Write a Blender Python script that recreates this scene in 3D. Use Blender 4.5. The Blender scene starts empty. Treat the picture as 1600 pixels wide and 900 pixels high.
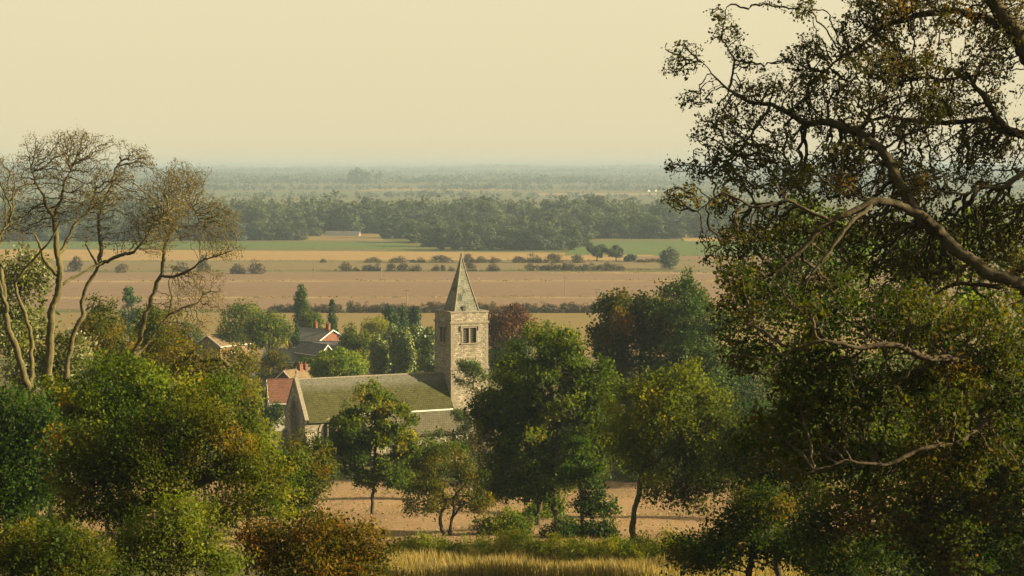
import bpy, math, random
import numpy as np

SC = bpy.context.scene
COL = SC.collection
R = math.radians

# ------------------------------------------------------------------ camera, sky, sun, exposure
F_PX = 3000.0                      # focal length in pixels of the 1600 px wide photograph
CAM_Z = 46.0                       # the hilltop stands this high above the plain
HORIZON = 262.0                    # row of the horizon
PITCH = math.atan((450 - HORIZON) / F_PX)
cam_d = bpy.data.cameras.new("camera")
cam = bpy.data.objects.new("camera", cam_d)
COL.objects.link(cam)
cam_d.sensor_width = 36.0
cam_d.lens = 36.0 * F_PX / 1600.0
cam_d.clip_start = 0.5
cam_d.clip_end = 60000
cam.location = (0, 0, CAM_Z)
cam.rotation_euler = (math.pi / 2 - PITCH, 0, 0)
SC.camera = cam

SUN_EL, SUN_AZ = R(20), R(92)      # azimuth clockwise from the viewing direction (+Y)
SKY_STRENGTH = 0.05
world = bpy.data.worlds.new("World")
SC.world = world
world.use_nodes = True
wn, wl = world.node_tree.nodes, world.node_tree.links
wn.clear()
w_out = wn.new("ShaderNodeOutputWorld")
w_bg = wn.new("ShaderNodeBackground")
w_sky = wn.new("ShaderNodeTexSky")
w_sky.sky_type = 'NISHITA'
w_sky.sun_disc = False
w_sky.sun_elevation = SUN_EL
w_sky.sun_rotation = SUN_AZ
w_sky.air_density = 1.0
w_sky.dust_density = 6.0
w_sky.ozone_density = 0.5
w_mix = wn.new("ShaderNodeMix")    # dusty autumn air: a cream veil over the clear-sky model
w_mix.data_type = 'RGBA'
w_mix.inputs[0].default_value = 0.87
w_mix.inputs[7].default_value = (3.60, 3.14, 1.95, 1)
wl.new(w_sky.outputs[0], w_mix.inputs[6])
wl.new(w_mix.outputs[2], w_bg.inputs[0])
w_bg.inputs[1].default_value = SKY_STRENGTH
wl.new(w_bg.outputs[0], w_out.inputs[0])

sun_d = bpy.data.lights.new("sun", 'SUN')
sun_d.energy = 5.0
sun_d.angle = R(0.6)
sun_d.color = (1.0, 0.79, 0.46)
sun = bpy.data.objects.new("sun", sun_d)
COL.objects.link(sun)
sdir = np.array([math.sin(SUN_AZ) * math.cos(SUN_EL), math.cos(SUN_AZ) * math.cos(SUN_EL), math.sin(SUN_EL)])
from mathutils import Vector
sun.rotation_euler = Vector(-sdir).to_track_quat('-Z', 'Y').to_euler()
sun.location = tuple(sdir * 200)

SC.view_settings.view_transform = 'Standard'
SC.view_settings.look = 'None'
SC.view_settings.exposure = 2.33
SC.view_settings.gamma = 1.0
SC.cycles.max_bounces = 4
SC.cycles.diffuse_bounces = 2
SC.cycles.glossy_bounces = 1
SC.cycles.transmission_bounces = 2
SC.cycles.transparent_max_bounces = 4
SC.cycles.volume_bounces = 0
SC.cycles.caustics_reflective = False
SC.cycles.caustics_refractive = False

HAZE_DENSITY = 0.00018

# ------------------------------------------------------------------ helpers
CT, ST = math.cos(PITCH), math.sin(PITCH)


def at(px, py, d):
    """World point seen at photo pixel (px, py), d metres in front of the camera."""
    u, v = (px - 800) / F_PX, (450 - py) / F_PX
    y, z = CT + ST * v, -ST + CT * v
    return np.array([u * d / y, d, CAM_Z + z * d / y])


_pd = np.array([-400, -60, 0, 20, 50, 80, 110, 140, 185, 225, 260, 330, 450, 600, 800, 3000, 4500, 6000, 8000, 11000, 15000], float)
_pz = 46 - np.array([-55, -8, 1.8, 6, 11.5, 17, 22.3, 27.4, 33.2, 37.3, 39.6, 42, 44.5, 45.7, 46, 46, 38, 31, 18, 2, -2], float)
_gy = np.arange(-400, 15000, 4.0)
_gz = np.interp(_gy, _pd, _pz)
_k = np.exp(-0.5 * (np.arange(-8, 9) / 3.0) ** 2)
_k /= _k.sum()
_gz = np.convolve(np.pad(_gz, 8, mode='edge'), _k, mode='valid')


def G(x, y):
    """Height of the ground."""
    x, y = np.asarray(x, float), np.asarray(y, float)
    z = np.interp(y, _gy, _gz)
    near = np.clip((330 - y) / 200, 0, 1)
    z = z + near * (0.35 * np.sin(x * 0.11 + y * 0.05) + 0.2 * np.sin(x * 0.31 - y * 0.17 + 1))
    far = np.clip((y - 3200) / 2500, 0, 1)
    z = z + far * (4 * np.sin(x * 0.0021 + y * 0.0007) + 3 * np.sin(x * 0.0053 + 2))
    return np.maximum(z, 0.0)


def px_w(n, d):
    return n * d / F_PX


def tag(o, label=None, cat=None, group=None, kind=None):
    if label:
        o["label"] = label
    if cat:
        o["category"] = cat
    if group:
        o["group"] = group
    if kind:
        o["kind"] = kind
    return o


def empty(name, loc, rz=0.0):
    o = bpy.data.objects.new(name, None)
    o.location = tuple(loc)
    o.rotation_euler = (0, 0, rz)
    o.empty_display_size = 0.5
    COL.objects.link(o)
    return o


def np_mesh(name, V, faces, mats, tint=None, smooth=False, mat_idx=None):
    """faces: list of (n,k) index arrays."""
    me = bpy.data.meshes.new(name)
    faces = [np.asarray(f, np.int32) for f in faces if len(f)]
    V = np.asarray(V, np.float32)
    me.vertices.add(len(V))
    me.vertices.foreach_set("co", V.ravel())
    loops = np.concatenate([f.ravel() for f in faces])
    tot = np.concatenate([np.full(len(f), f.shape[1], np.int32) for f in faces])
    start = np.concatenate([[0], np.cumsum(tot)[:-1]]).astype(np.int32)
    me.loops.add(len(loops))
    me.loops.foreach_set("vertex_index", loops.astype(np.int32))
    me.polygons.add(len(tot))
    me.polygons.foreach_set("loop_start", start)
    me.polygons.foreach_set("loop_total", tot)
    if smooth:
        me.polygons.foreach_set("use_smooth", np.ones(len(tot), bool))
    if mat_idx is not None:
        me.polygons.foreach_set("material_index", np.asarray(mat_idx, np.int32))
    for m in (mats if isinstance(mats, (list, tuple)) else [mats]):
        me.materials.append(m)
    if tint is not None:
        a = me.attributes.new("tint", 'FLOAT', 'FACE')
        a.data.foreach_set("value", np.asarray(tint, np.float32))
    me.update(calc_edges=True)
    return me


def link(name, me, parent=None, loc=None):
    o = bpy.data.objects.new(name, me)
    COL.objects.link(o)
    if parent is not None:
        o.parent = parent
    if loc is not None:
        o.location = tuple(loc)
    return o


class MB:
    """Collects solid shapes; build() links them as ONE mesh object."""

    def __init__(self):
        self.v, self.f = [], []

    def add(self, vs, fs):
        b = len(self.v)
        self.v += [tuple(map(float, p)) for p in vs]
        self.f += [tuple(b + i for i in f) for f in fs]
        return self

    def box(self, x0, x1, y0, y1, z0, z1):
        return self.add([(x0, y0, z0), (x1, y0, z0), (x1, y1, z0), (x0, y1, z0), (x0, y0, z1), (x1, y0, z1), (x1, y1, z1), (x0, y1, z1)],
                        [(0, 3, 2, 1), (4, 5, 6, 7), (0, 1, 5, 4), (1, 2, 6, 5), (2, 3, 7, 6), (3, 0, 4, 7)])

    def prism(self, poly, d0, d1, axis):
        """Extrude a 2-D polygon: axis 'x' -> poly is (y,z); axis 'y' -> poly is (x,z)."""
        n = len(poly)
        mk = (lambda p, d: (d, p[0], p[1])) if axis == 'x' else (lambda p, d: (p[0], d, p[1]))
        vs = [mk(p, d0) for p in poly] + [mk(p, d1) for p in poly]
        fs = [tuple(range(n)), tuple(range(2 * n - 1, n - 1, -1))]
        fs += [(i, i + n, (i + 1) % n + n, (i + 1) % n) for i in range(n)]
        return self.add(vs, fs)

    def slab(self, a, b, c, d, t):
        """Four corners of a plane plus a thickness along its normal."""
        a, b, c, d = [np.array(p, float) for p in (a, b, c, d)]
        n = np.cross(b - a, d - a)
        n = n / np.linalg.norm(n) * t
        return self.add([a, b, c, d, a + n, b + n, c + n, d + n],
                        [(0, 3, 2, 1), (4, 5, 6, 7), (0, 1, 5, 4), (1, 2, 6, 5), (2, 3, 7, 6), (3, 0, 4, 7)])

    def bar(self, p, q, r, k=6, r2=None):
        p, q = np.array(p, float), np.array(q, float)
        r2 = r if r2 is None else r2
        d = (q - p) / (np.linalg.norm(q - p) + 1e-9)
        u = np.cross(d, (0.31, 0.22, 0.92) if abs(d[2]) < 0.9 else (1, 0, 0))
        u /= np.linalg.norm(u)
        w = np.cross(d, u)
        vs = []
        for c, rr in ((p, r), (q, r2)):
            vs += [c + rr * (math.cos(2 * math.pi * i / k) * u + math.sin(2 * math.pi * i / k) * w) for i in range(k)]
        fs = [(i, (i + 1) % k, (i + 1) % k + k, i + k) for i in range(k)] + [tuple(range(k - 1, -1, -1)), tuple(range(k, 2 * k))]
        return self.add(vs, fs)

    def mesh(self, name, mat):
        me = bpy.data.meshes.new(name)
        me.from_pydata(self.v, [], self.f)
        me.materials.append(mat)
        import bmesh
        bm = bmesh.new()
        bm.from_mesh(me)
        bmesh.ops.recalc_face_normals(bm, faces=bm.faces)
        bm.to_mesh(me)
        bm.free()
        return me

    def build(self, name, mat, parent=None):
        return link(name, self.mesh(name, mat), parent)


# ------------------------------------------------------------------ materials
class N:
    """Small node-graph helper."""

    def __init__(self, name):
        self.m = bpy.data.materials.new(name)
        self.m.use_nodes = True
        self.t = self.m.node_tree
        self.n, self.l = self.t.nodes, self.t.links
        self.n.clear()
        self.out = self.n.new("ShaderNodeOutputMaterial")

    def new(self, t, **k):
        x = self.n.new(t)
        for a, b in k.items():
            setattr(x, a, b)
        return x

    def put(self, sock, v):
        if hasattr(v, "is_output"):
            self.l.new(v, sock)
        elif isinstance(v, (tuple, list)) and len(v) == 3 and sock.type == 'RGBA':
            sock.default_value = (*v, 1)
        else:
            sock.default_value = v

    def noise(self, scale, detail=4, rough=0.6, vec=None, out=0):
        x = self.new("ShaderNodeTexNoise")
        x.inputs["Scale"].default_value = scale
        x.inputs["Detail"].default_value = detail
        x.inputs["Roughness"].default_value = rough
        if vec is not None:
            self.l.new(vec, x.inputs["Vector"])
        return x.outputs[out]

    def coord(self, kind="Object"):
        return self.new("ShaderNodeTexCoord").outputs[kind]

    def pos(self):
        return self.new("ShaderNodeNewGeometry").outputs["Position"]

    def mapping(self, vec, scale=(1, 1, 1), rot=(0, 0, 0)):
        x = self.new("ShaderNodeMapping")
        self.l.new(vec, x.inputs[0])
        x.inputs["Scale"].default_value = scale
        x.inputs["Rotation"].default_value = rot
        return x.outputs[0]

    def ramp(self, fac, stops, interp='LINEAR'):
        x = self.new("ShaderNodeValToRGB")
        x.color_ramp.interpolation = interp
        e = x.color_ramp.elements
        while len(e) < len(stops):
            e.new(0.5)
        for i, (p, c) in enumerate(stops):
            e[i].position = p
            e[i].color = (*c, 1) if len(c) == 3 else c
        self.l.new(fac, x.inputs[0])
        return x.outputs[0]

    def mix(self, fac, a, b, mode='MIX'):
        x = self.new("ShaderNodeMix", data_type='RGBA', blend_type=mode)
        self.put(x.inputs[0], fac)
        self.put(x.inputs[6], a)
        self.put(x.inputs[7], b)
        return x.outputs[2]

    def math(self, op, a, b=0.0, c=0.0):
        x = self.new("ShaderNodeMath", operation=op)
        self.put(x.inputs[0], a)
        self.put(x.inputs[1], b)
        if op in ('MULTIPLY_ADD',):
            self.put(x.inputs[2], c)
        return x.outputs[0]

    def bump(self, h, strength=0.5, dist=0.05):
        x = self.new("ShaderNodeBump")
        x.inputs["Strength"].default_value = strength
        x.inputs["Distance"].default_value = dist
        self.l.new(h, x.inputs["Height"])
        return x.outputs[0]

    def finish(self, color, rough=0.9, normal=None, spec=0.2, metal=0.0):
        b = self.new("ShaderNodeBsdfPrincipled")
        self.put(b.inputs["Base Color"], color)
        self.put(b.inputs["Roughness"], rough)
        b.inputs["Specular IOR Level"].default_value = spec
        b.inputs["Metallic"].default_value = metal
        if normal is not None:
            self.l.new(normal, b.inputs["Normal"])
        self.l.new(b.outputs[0], self.out.inputs[0])
        return self.m


def leaf_mat(name, stops, trans=0.42, gloss=0.06):
    """Leaves: colour by each leaf's own tint, part of the light passes through."""
    g = N(name)
    a = g.new("ShaderNodeAttribute", attribute_name="tint")
    col = g.ramp(a.outputs["Fac"], stops)
    b = g.new("ShaderNodeBsdfPrincipled")
    g.l.new(col, b.inputs["Base Color"])
    b.inputs["Roughness"].default_value = 0.55
    b.inputs["Specular IOR Level"].default_value = gloss
    t = g.new("ShaderNodeBsdfTranslucent")
    tc = g.mix(1.0, col, (1.6, 1.6, 0.4), 'MULTIPLY')
    g.l.new(tc, t.inputs[0])
    m = g.new("ShaderNodeMixShader")
    m.inputs[0].default_value = trans
    g.l.new(b.outputs[0], m.inputs[1])
    g.l.new(t.outputs[0], m.inputs[2])
    g.l.new(m.outputs[0], g.out.inputs[0])
    return g.m


def bark_mat(name, a, b, scale=6.0):
    g = N(name)
    p = g.coord()
    n = g.noise(scale, 6, 0.7, g.mapping(p, (1, 1, 0.25)))
    c = g.ramp(n, [(0.3, a), (0.7, b)])
    return g.finish(c, 0.95, g.bump(n, 0.8, 0.05), 0.1)


M = {}
M['bark_dark'] = bark_mat("bark_dark", (0.0240, 0.0192, 0.0128), (0.0600, 0.0480, 0.0304))
M['bark_moss'] = bark_mat("bark_moss", (0.0304, 0.0280, 0.0152), (0.0872, 0.0768, 0.0336))
M['bark_oak'] = bark_mat("bark_oak", (0.0192, 0.0160, 0.0104), (0.0504, 0.0432, 0.0240))
M['bark_pine'] = bark_mat("bark_pine", (0.1040, 0.0520, 0.0240), (0.2080, 0.1120, 0.0560))
M['sycamore'] = leaf_mat("leaf_sycamore", [(0.0, (0.0122, 0.0277, 0.0028)), (0.45, (0.0336, 0.0570, 0.0043)), (0.75, (0.0840, 0.1017, 0.0072)), (1.0, (0.1679, 0.1342, 0.0127))])
M['ash'] = leaf_mat("leaf_ash", [(0.0, (0.0267, 0.0423, 0.0040)), (0.45, (0.0649, 0.0854, 0.0072)), (0.8, (0.1336, 0.1342, 0.0119)), (1.0, (0.2137, 0.1709, 0.0198))])
M['bright'] = leaf_mat("leaf_bright", [(0.0, (0.0305, 0.0610, 0.0047)), (0.6, (0.0649, 0.1058, 0.0079)), (1.0, (0.1374, 0.1546, 0.0127))])
M['poplar'] = leaf_mat("leaf_poplar", [(0.0, (0.0229, 0.0488, 0.0056)), (0.5, (0.0496, 0.0814, 0.0095)), (0.8, (0.1145, 0.1383, 0.0178)), (1.0, (0.2442, 0.2197, 0.0337))], 0.3, 0.5)
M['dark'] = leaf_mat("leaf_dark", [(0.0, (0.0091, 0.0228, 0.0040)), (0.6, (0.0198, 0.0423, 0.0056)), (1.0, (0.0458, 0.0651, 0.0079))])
M['conifer'] = leaf_mat("leaf_conifer", [(0.0, (0.0091, 0.0244, 0.0063)), (1.0, (0.0244, 0.0504, 0.0111))], 0.1)
M['pine'] = leaf_mat("leaf_pine", [(0.0, (0.0167, 0.0366, 0.0056)), (0.7, (0.0382, 0.0692, 0.0087)), (1.0, (0.0916, 0.0976, 0.0119))], 0.15)
M['copper'] = leaf_mat("leaf_copper", [(0.0, (0.0202, 0.0101, 0.0072)), (0.6, (0.0504, 0.0216, 0.0130)), (1.0, (0.1152, 0.0540, 0.0216))])
M['haw_green'] = leaf_mat("leaf_haw_green", [(0.0, (0.0114, 0.0277, 0.0024)), (0.45, (0.0382, 0.0651, 0.0040)), (0.75, (0.0916, 0.1139, 0.0067)), (1.0, (0.1679, 0.1342, 0.0107))])
M['haw_brown'] = leaf_mat("leaf_haw_brown", [(0.0, (0.0129, 0.0260, 0.0024)), (0.38, (0.0420, 0.0521, 0.0043)), (0.68, (0.1107, 0.0814, 0.0067)), (1.0, (0.1984, 0.0732, 0.0079))])
M['haw_red'] = leaf_mat("leaf_haw_red", [(0.0, (0.0107, 0.0195, 0.0024)), (0.4, (0.0343, 0.0407, 0.0040)), (0.72, (0.0992, 0.0570, 0.0056)), (1.0, (0.1450, 0.0423, 0.0063))])
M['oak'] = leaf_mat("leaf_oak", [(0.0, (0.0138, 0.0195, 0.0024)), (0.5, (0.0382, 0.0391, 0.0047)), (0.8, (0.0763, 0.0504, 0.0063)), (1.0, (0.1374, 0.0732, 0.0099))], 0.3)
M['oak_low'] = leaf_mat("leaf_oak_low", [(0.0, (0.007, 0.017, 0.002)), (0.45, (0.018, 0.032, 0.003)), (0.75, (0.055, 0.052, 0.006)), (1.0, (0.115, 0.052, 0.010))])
M['holly'] = leaf_mat("leaf_holly", [(0.0, (0.0229, 0.0366, 0.0040)), (0.5, (0.0534, 0.0692, 0.0072)), (0.85, (0.1221, 0.1220, 0.0119)), (1.0, (0.2290, 0.1953, 0.0238))], 0.35, 0.6)
M['bare_leaf'] = leaf_mat("leaf_bare", [(0.0, (0.0432, 0.0360, 0.0115)), (0.6, (0.0936, 0.0720, 0.0252)), (1.0, (0.1728, 0.1152, 0.0432))])
M['willow'] = leaf_mat("leaf_willow", [(0.0, (0.0687, 0.0814, 0.0095)), (1.0, (0.1526, 0.1505, 0.0198))])
M['scrub'] = leaf_mat("leaf_scrub", [(0.0, (0.0458, 0.0692, 0.0056)), (0.5, (0.0992, 0.1261, 0.0103)), (1.0, (0.2290, 0.1953, 0.0198))], 0.45)
M['wood'] = leaf_mat("leaf_wood", [(0.0, (0.0270, 0.0418, 0.0246)), (0.6, (0.0417, 0.0590, 0.0315)), (1.0, (0.0707, 0.0828, 0.0367))], 0.2)  # bluish leaf colour stands in for part of the distance haze
M['wood_dark'] = leaf_mat("leaf_wood_dark", [(0.0, (0.0296, 0.0446, 0.0315)), (1.0, (0.0459, 0.0612, 0.0393))], 0.2)  # distance haze is blended into this leaf colour too
M['fieldbush'] = leaf_mat("leaf_fieldbush", [(0.0, (0.0360, 0.0324, 0.0202)), (0.6, (0.0648, 0.0504, 0.0302)), (1.0, (0.1080, 0.0720, 0.0396))], 0.2)
M['margin'] = leaf_mat("margin_weeds", [(0.0, (0.0576, 0.0576, 0.0252)), (0.5, (0.1080, 0.0900, 0.0432)), (1.0, (0.1656, 0.1296, 0.0648))], 0.3)
M['blade'] = leaf_mat("dry_grass_blade", [(0.0, (0.0540, 0.0576, 0.0173)), (0.5, (0.1440, 0.1116, 0.0468)), (1.0, (0.2448, 0.1872, 0.0936))], 0.35)


def ground_mat(name, a, b, c, s1=0.05, s2=1.2, furrow=None, bump=0.4, stretch=(1, 1, 1)):
    """Earth, grass or stubble: broad patches, fine speckle and optional drill lines."""
    g = N(name)
    p = g.pos()
    n1 = g.noise(s1, 5, 0.6, g.mapping(p, stretch))
    n2 = g.noise(s2, 6, 0.7, p)
    col = g.ramp(n1, [(0.32, a), (0.68, b)])
    col = g.mix(g.ramp(n2, [(0.45, (0, 0, 0)), (0.75, (1, 1, 1))]), col, c)
    h = n2
    if furrow:
        w = g.new("ShaderNodeTexWave", bands_direction='Y')
        g.l.new(g.mapping(p, (1, 1, 1), (0, 0, furrow[1])), w.inputs["Vector"])
        w.inputs["Scale"].default_value = furrow[0]
        w.inputs["Distortion"].default_value = 1.5
        w.inputs["Detail"].default_value = 2
        w.inputs["Detail Scale"].default_value = 0.5
        col = g.mix(g.math('MULTIPLY', w.outputs["Fac"], furrow[2]), col, c)
    return g.finish(col, 0.95, g.bump(h, bump, 0.15), 0.05)


M['turf'] = ground_mat("rough_turf", (0.0312, 0.0360, 0.0104), (0.0552, 0.0504, 0.0168), (0.0800, 0.0632, 0.0248), 0.04, 0.9)
M['plain'] = ground_mat("plain_pasture", (0.0464, 0.0552, 0.0208), (0.0672, 0.0632, 0.0248), (0.0920, 0.0760, 0.0376), 0.004, 0.05)
M['plough'] = ground_mat("ploughed_earth", (0.0892, 0.0613, 0.0405), (0.1102, 0.0753, 0.0484), (0.1304, 0.0916, 0.0607), 0.012, 0.25, (0.0202, 0.0078, 0.1619), 0.4, (0.25, 1, 1))
M['plough_grey'] = ground_mat("grey_fallow_earth", (0.0840, 0.0656, 0.0360), (0.1048, 0.0800, 0.0424), (0.0840, 0.0760, 0.0336), 0.012, 0.25, (0.0168, 0.0000, 0.1048), 0.4, (0.25, 1, 1))
M['stubble'] = ground_mat("golden_stubble", (0.1576, 0.1072, 0.0448), (0.1856, 0.1304, 0.0552), (0.1288, 0.0896, 0.0392), 0.01, 0.2, (0.0216, 0.0056, 0.1072), 0.3, (0.2, 1, 1))
M['stubble_low'] = ground_mat("dull_stubble", (0.1040, 0.0776, 0.0312), (0.1240, 0.0896, 0.0376), (0.0896, 0.0760, 0.0280), 0.02, 0.3, (0.0280, 0.0000, 0.1040), 0.3, (0.3, 1, 1))
M['strip'] = ground_mat("pale_grass_strip", (0.0960, 0.0656, 0.0384), (0.1928, 0.1456, 0.0704), (0.1576, 0.1168, 0.0584), 0.05, 0.3)
M['green'] = ground_mat("green_crop", (0.0395, 0.0666, 0.0194), (0.0510, 0.0737, 0.0238), (0.0697, 0.0768, 0.0273), 0.01, 0.2, (0.0229, 0.0031, 0.0783), 0.3, (0.3, 1, 1))
M['near_stubble'] = ground_mat("near_stubble", (0.1328, 0.0861, 0.0487), (0.1840, 0.1242, 0.0697), (0.0976, 0.0691, 0.0378), 0.06, 2.2, (0.1528, 0.0248, 0.2142), 0.7, (0.3, 1, 1))
M['verge'] = ground_mat("verge_grass", (0.0376, 0.0672, 0.0144), (0.0592, 0.0840, 0.0208), (0.0920, 0.0880, 0.0288), 0.2, 2.0)


def stone_mat(name, a, b, mortar, bw=0.42, bh=0.21, moss=None):
    g = N(name)
    p = g.coord()
    s = g.new("ShaderNodeSeparateXYZ")
    g.l.new(p, s.inputs[0])
    c = g.new("ShaderNodeCombineXYZ")
    g.l.new(g.math('ADD', s.outputs[0], s.outputs[1]), c.inputs[0])
    g.l.new(s.outputs[2], c.inputs[1])
    br = g.new("ShaderNodeTexBrick")
    g.l.new(c.outputs[0], br.inputs["Vector"])
    br.inputs["Scale"].default_value = 1.0
    br.inputs["Brick Width"].default_value = bw
    br.inputs["Row Height"].default_value = bh
    br.inputs["Mortar Size"].default_value = 0.016
    br.inputs["Bias"].default_value = -0.1
    br.inputs["Color1"].default_value = (*a, 1)
    br.inputs["Color2"].default_value = (*b, 1)
    br.inputs["Mortar"].default_value = (*mortar, 1)
    n = g.noise(1.1, 7, 0.72, p)
    n3 = g.noise(5.0, 5, 0.7, p)
    col = g.mix(g.ramp(n, [(0.40, (0, 0, 0)), (0.68, (0.8, 0.8, 0.8))]), br.outputs["Color"], tuple(x * 0.42 for x in a))
    col = g.mix(g.ramp(n3, [(0.52, (0, 0, 0)), (0.70, (0.65, 0.65, 0.65))]), col, tuple(min(0.6, x * 1.55) for x in b))
    if moss:
        n2 = g.noise(0.5, 6, 0.7, p)
        col = g.mix(g.ramp(n2, [(0.5, (0, 0, 0)), (0.62, (1, 1, 1))]), col, moss)
    h = g.math('ADD', g.math('MULTIPLY', br.outputs["Fac"], -0.6), n3)
    return g.finish(col, 0.95, g.bump(h, 0.8, 0.06), 0.1)


def roof_mat(name, a, b, band=None, tw=0.3, th=0.24):
    """Tiled or stone-slated roof, courses across the slope; band = (z0, z1, colour) weathered zone near the ridge."""
    g = N(name)
    p = g.coord()
    s = g.new("ShaderNodeSeparateXYZ")
    g.l.new(p, s.inputs[0])
    c = g.new("ShaderNodeCombineXYZ")
    g.l.new(s.outputs[0], c.inputs[0])
    g.l.new(s.outputs[2], c.inputs[1])
    br = g.new("ShaderNodeTexBrick")
    g.l.new(c.outputs[0], br.inputs["Vector"])
    br.inputs["Scale"].default_value = 1.0
    br.inputs["Brick Width"].default_value = tw
    br.inputs["Row Height"].default_value = th
    br.inputs["Mortar Size"].default_value = 0.02
    br.inputs["Color1"].default_value = (*a, 1)
    br.inputs["Color2"].default_value = (*b, 1)
    br.inputs["Mortar"].default_value = (*[x * 0.45 for x in a], 1)
    n = g.noise(0.9, 6, 0.7, p)
    n2 = g.noise(4.0, 5, 0.7, p)
    col = g.mix(g.ramp(n, [(0.42, (0, 0, 0)), (0.7, (0.75, 0.75, 0.75))]), br.outputs["Color"], tuple(x * 0.5 for x in a))
    col = g.mix(g.ramp(n2, [(0.5, (0, 0, 0)), (0.72, (0.5, 0.5, 0.5))]), col, tuple(x * 1.6 for x in b))
    if band:
        zz = g.math('ADD', s.outputs[2], g.math('MULTIPLY', g.math('SUBTRACT', g.noise(0.8, 5, 0.7, p), 0.5), 1.6))
        mr = g.new("ShaderNodeMapRange")
        g.l.new(zz, mr.inputs[0])
        mr.inputs[1].default_value = band[0]
        mr.inputs[2].default_value = band[1]
        mr.clamp = True
        col = g.mix(mr.outputs[0], col, g.ramp(n2, [(0.35, tuple(x * 0.55 for x in band[2])), (0.6, band[2])]))
    h = g.math('ADD', g.math('MULTIPLY', br.outputs["Fac"], -0.8), n2)
    return g.finish(col, 0.95, g.bump(h, 0.7, 0.05), 0.1)


def plain_mat(name, a, b, scale=3.0, rough=0.8, spec=0.3, metal=0.0):
    g = N(name)
    n = g.noise(scale, 5, 0.65, g.coord())
    return g.finish(g.ramp(n, [(0.3, a), (0.7, b)]), rough, g.bump(n, 0.3, 0.02), spec, metal)


M['stone'] = stone_mat("church_limestone", (0.1344, 0.1200, 0.0896), (0.2824, 0.2584, 0.1960), (0.0896, 0.0808, 0.0616), 0.52, 0.27)
M['stone_trim'] = plain_mat("dressed_stone", (0.1129, 0.1013, 0.0788), (0.1734, 0.1564, 0.1225), 2.5, 0.9, 0.1)
M['stone_spire'] = stone_mat("spire_stone", (0.1160, 0.1200, 0.0960), (0.1600, 0.1640, 0.1320), (0.0720, 0.0744, 0.0600), 0.6, 0.26, (0.0440, 0.0496, 0.0400))
M['nave_roof'] = roof_mat("nave_mossy_slate", (0.0328, 0.0352, 0.0120), (0.0520, 0.0512, 0.0176), (9.9, 11.0, (0.0888, 0.0888, 0.0680)))
M['aisle_roof'] = roof_mat("aisle_slate", (0.0644, 0.0594, 0.0384), (0.0803, 0.0734, 0.0474))
M['lead'] = plain_mat("lead_flashing", (0.2520, 0.2464, 0.2240), (0.3248, 0.3136, 0.2800), 2, 0.6, 0.4)
M['void'] = plain_mat("dark_glass", (0.0120, 0.0130, 0.0140), (0.0300, 0.0320, 0.0340), 4, 0.25, 0.5)
M['louvre'] = plain_mat("louvre_boards", (0.0300, 0.0280, 0.0240), (0.0700, 0.0620, 0.0500), 4, 0.9, 0.1)
M['brick'] = stone_mat("red_brick", (0.1464, 0.0512, 0.0272), (0.1752, 0.0680, 0.0360), (0.1464, 0.1072, 0.0832), 0.23, 0.08)
M['brick_pale'] = stone_mat("pale_brick", (0.1656, 0.1072, 0.0632), (0.1944, 0.1320, 0.0832), (0.1656, 0.1360, 0.0976), 0.23, 0.08)
M['slate'] = roof_mat("grey_slate", (0.1064, 0.1032, 0.0936), (0.1312, 0.1280, 0.1152))
M['slate_dark'] = roof_mat("dark_slate", (0.0816, 0.0843, 0.0884), (0.1088, 0.1088, 0.1115))
M['slate_blue'] = roof_mat("blue_slate", (0.0960, 0.1120, 0.1360), (0.1200, 0.1360, 0.1600))
M['red_tile'] = roof_mat("red_pantile", (0.0896, 0.0432, 0.0296), (0.1120, 0.0528, 0.0360))
M['brown_tile'] = roof_mat("brown_tile", (0.1168, 0.0848, 0.0488), (0.1408, 0.1048, 0.0632))
M['white'] = plain_mat("white_paint", (0.3816, 0.3760, 0.3608), (0.4240, 0.4184, 0.4032), 2, 0.5, 0.4)
M['render'] = plain_mat("pale_render", (0.2904, 0.2808, 0.2528), (0.3368, 0.3280, 0.2952), 1.5, 0.9, 0.1)
M['pole'] = plain_mat("weathered_pole", (0.1040, 0.0840, 0.0600), (0.1520, 0.1280, 0.0920), 3, 0.9, 0.1)
M['iron'] = plain_mat("grey_iron_pipe", (0.1280, 0.1360, 0.1520), (0.1760, 0.1840, 0.2000), 3, 0.6, 0.3)
M['headstone'] = plain_mat("pale_headstone", (0.2880, 0.2640, 0.2160), (0.3720, 0.3480, 0.2936), 6, 0.9, 0.1)

# ------------------------------------------------------------------ ground and fields


def grid_mesh(name, xs, ys, mat, lift=0.0, mat_fn=None):
    X, Y = np.meshgrid(xs, ys)
    Z = G(X, Y) + lift
    V = np.stack([X, Y, Z], -1).reshape(-1, 3)
    nx, ny = len(xs), len(ys)
    i = (np.arange(ny - 1)[:, None] * nx + np.arange(nx - 1)[None, :]).ravel()
    Fq = np.stack([i, i + 1, i + nx + 1, i + nx], -1)
    mi = None
    if mat_fn is not None:
        cy = V[Fq].mean(1)[:, 1]
        mi = mat_fn(cy)
    return np_mesh(name, V, [Fq], mat, smooth=True, mat_idx=mi)


xs = np.concatenate([-np.geomspace(6000, 120, 24), np.arange(-110, 111, 5.0), np.geomspace(120, 6000, 24)])
ys = np.concatenate([np.arange(-380, -60, 20.0), np.arange(-60, 340, 4.0), np.arange(340, 1000, 20.0), np.geomspace(1000, 14000, 60)])
o = link("ground", grid_mesh("ground", xs, ys, [M['turf'], M['plain']], 0.0, lambda cy: (cy > 420).astype(int)))
tag(o, kind="structure")


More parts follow.
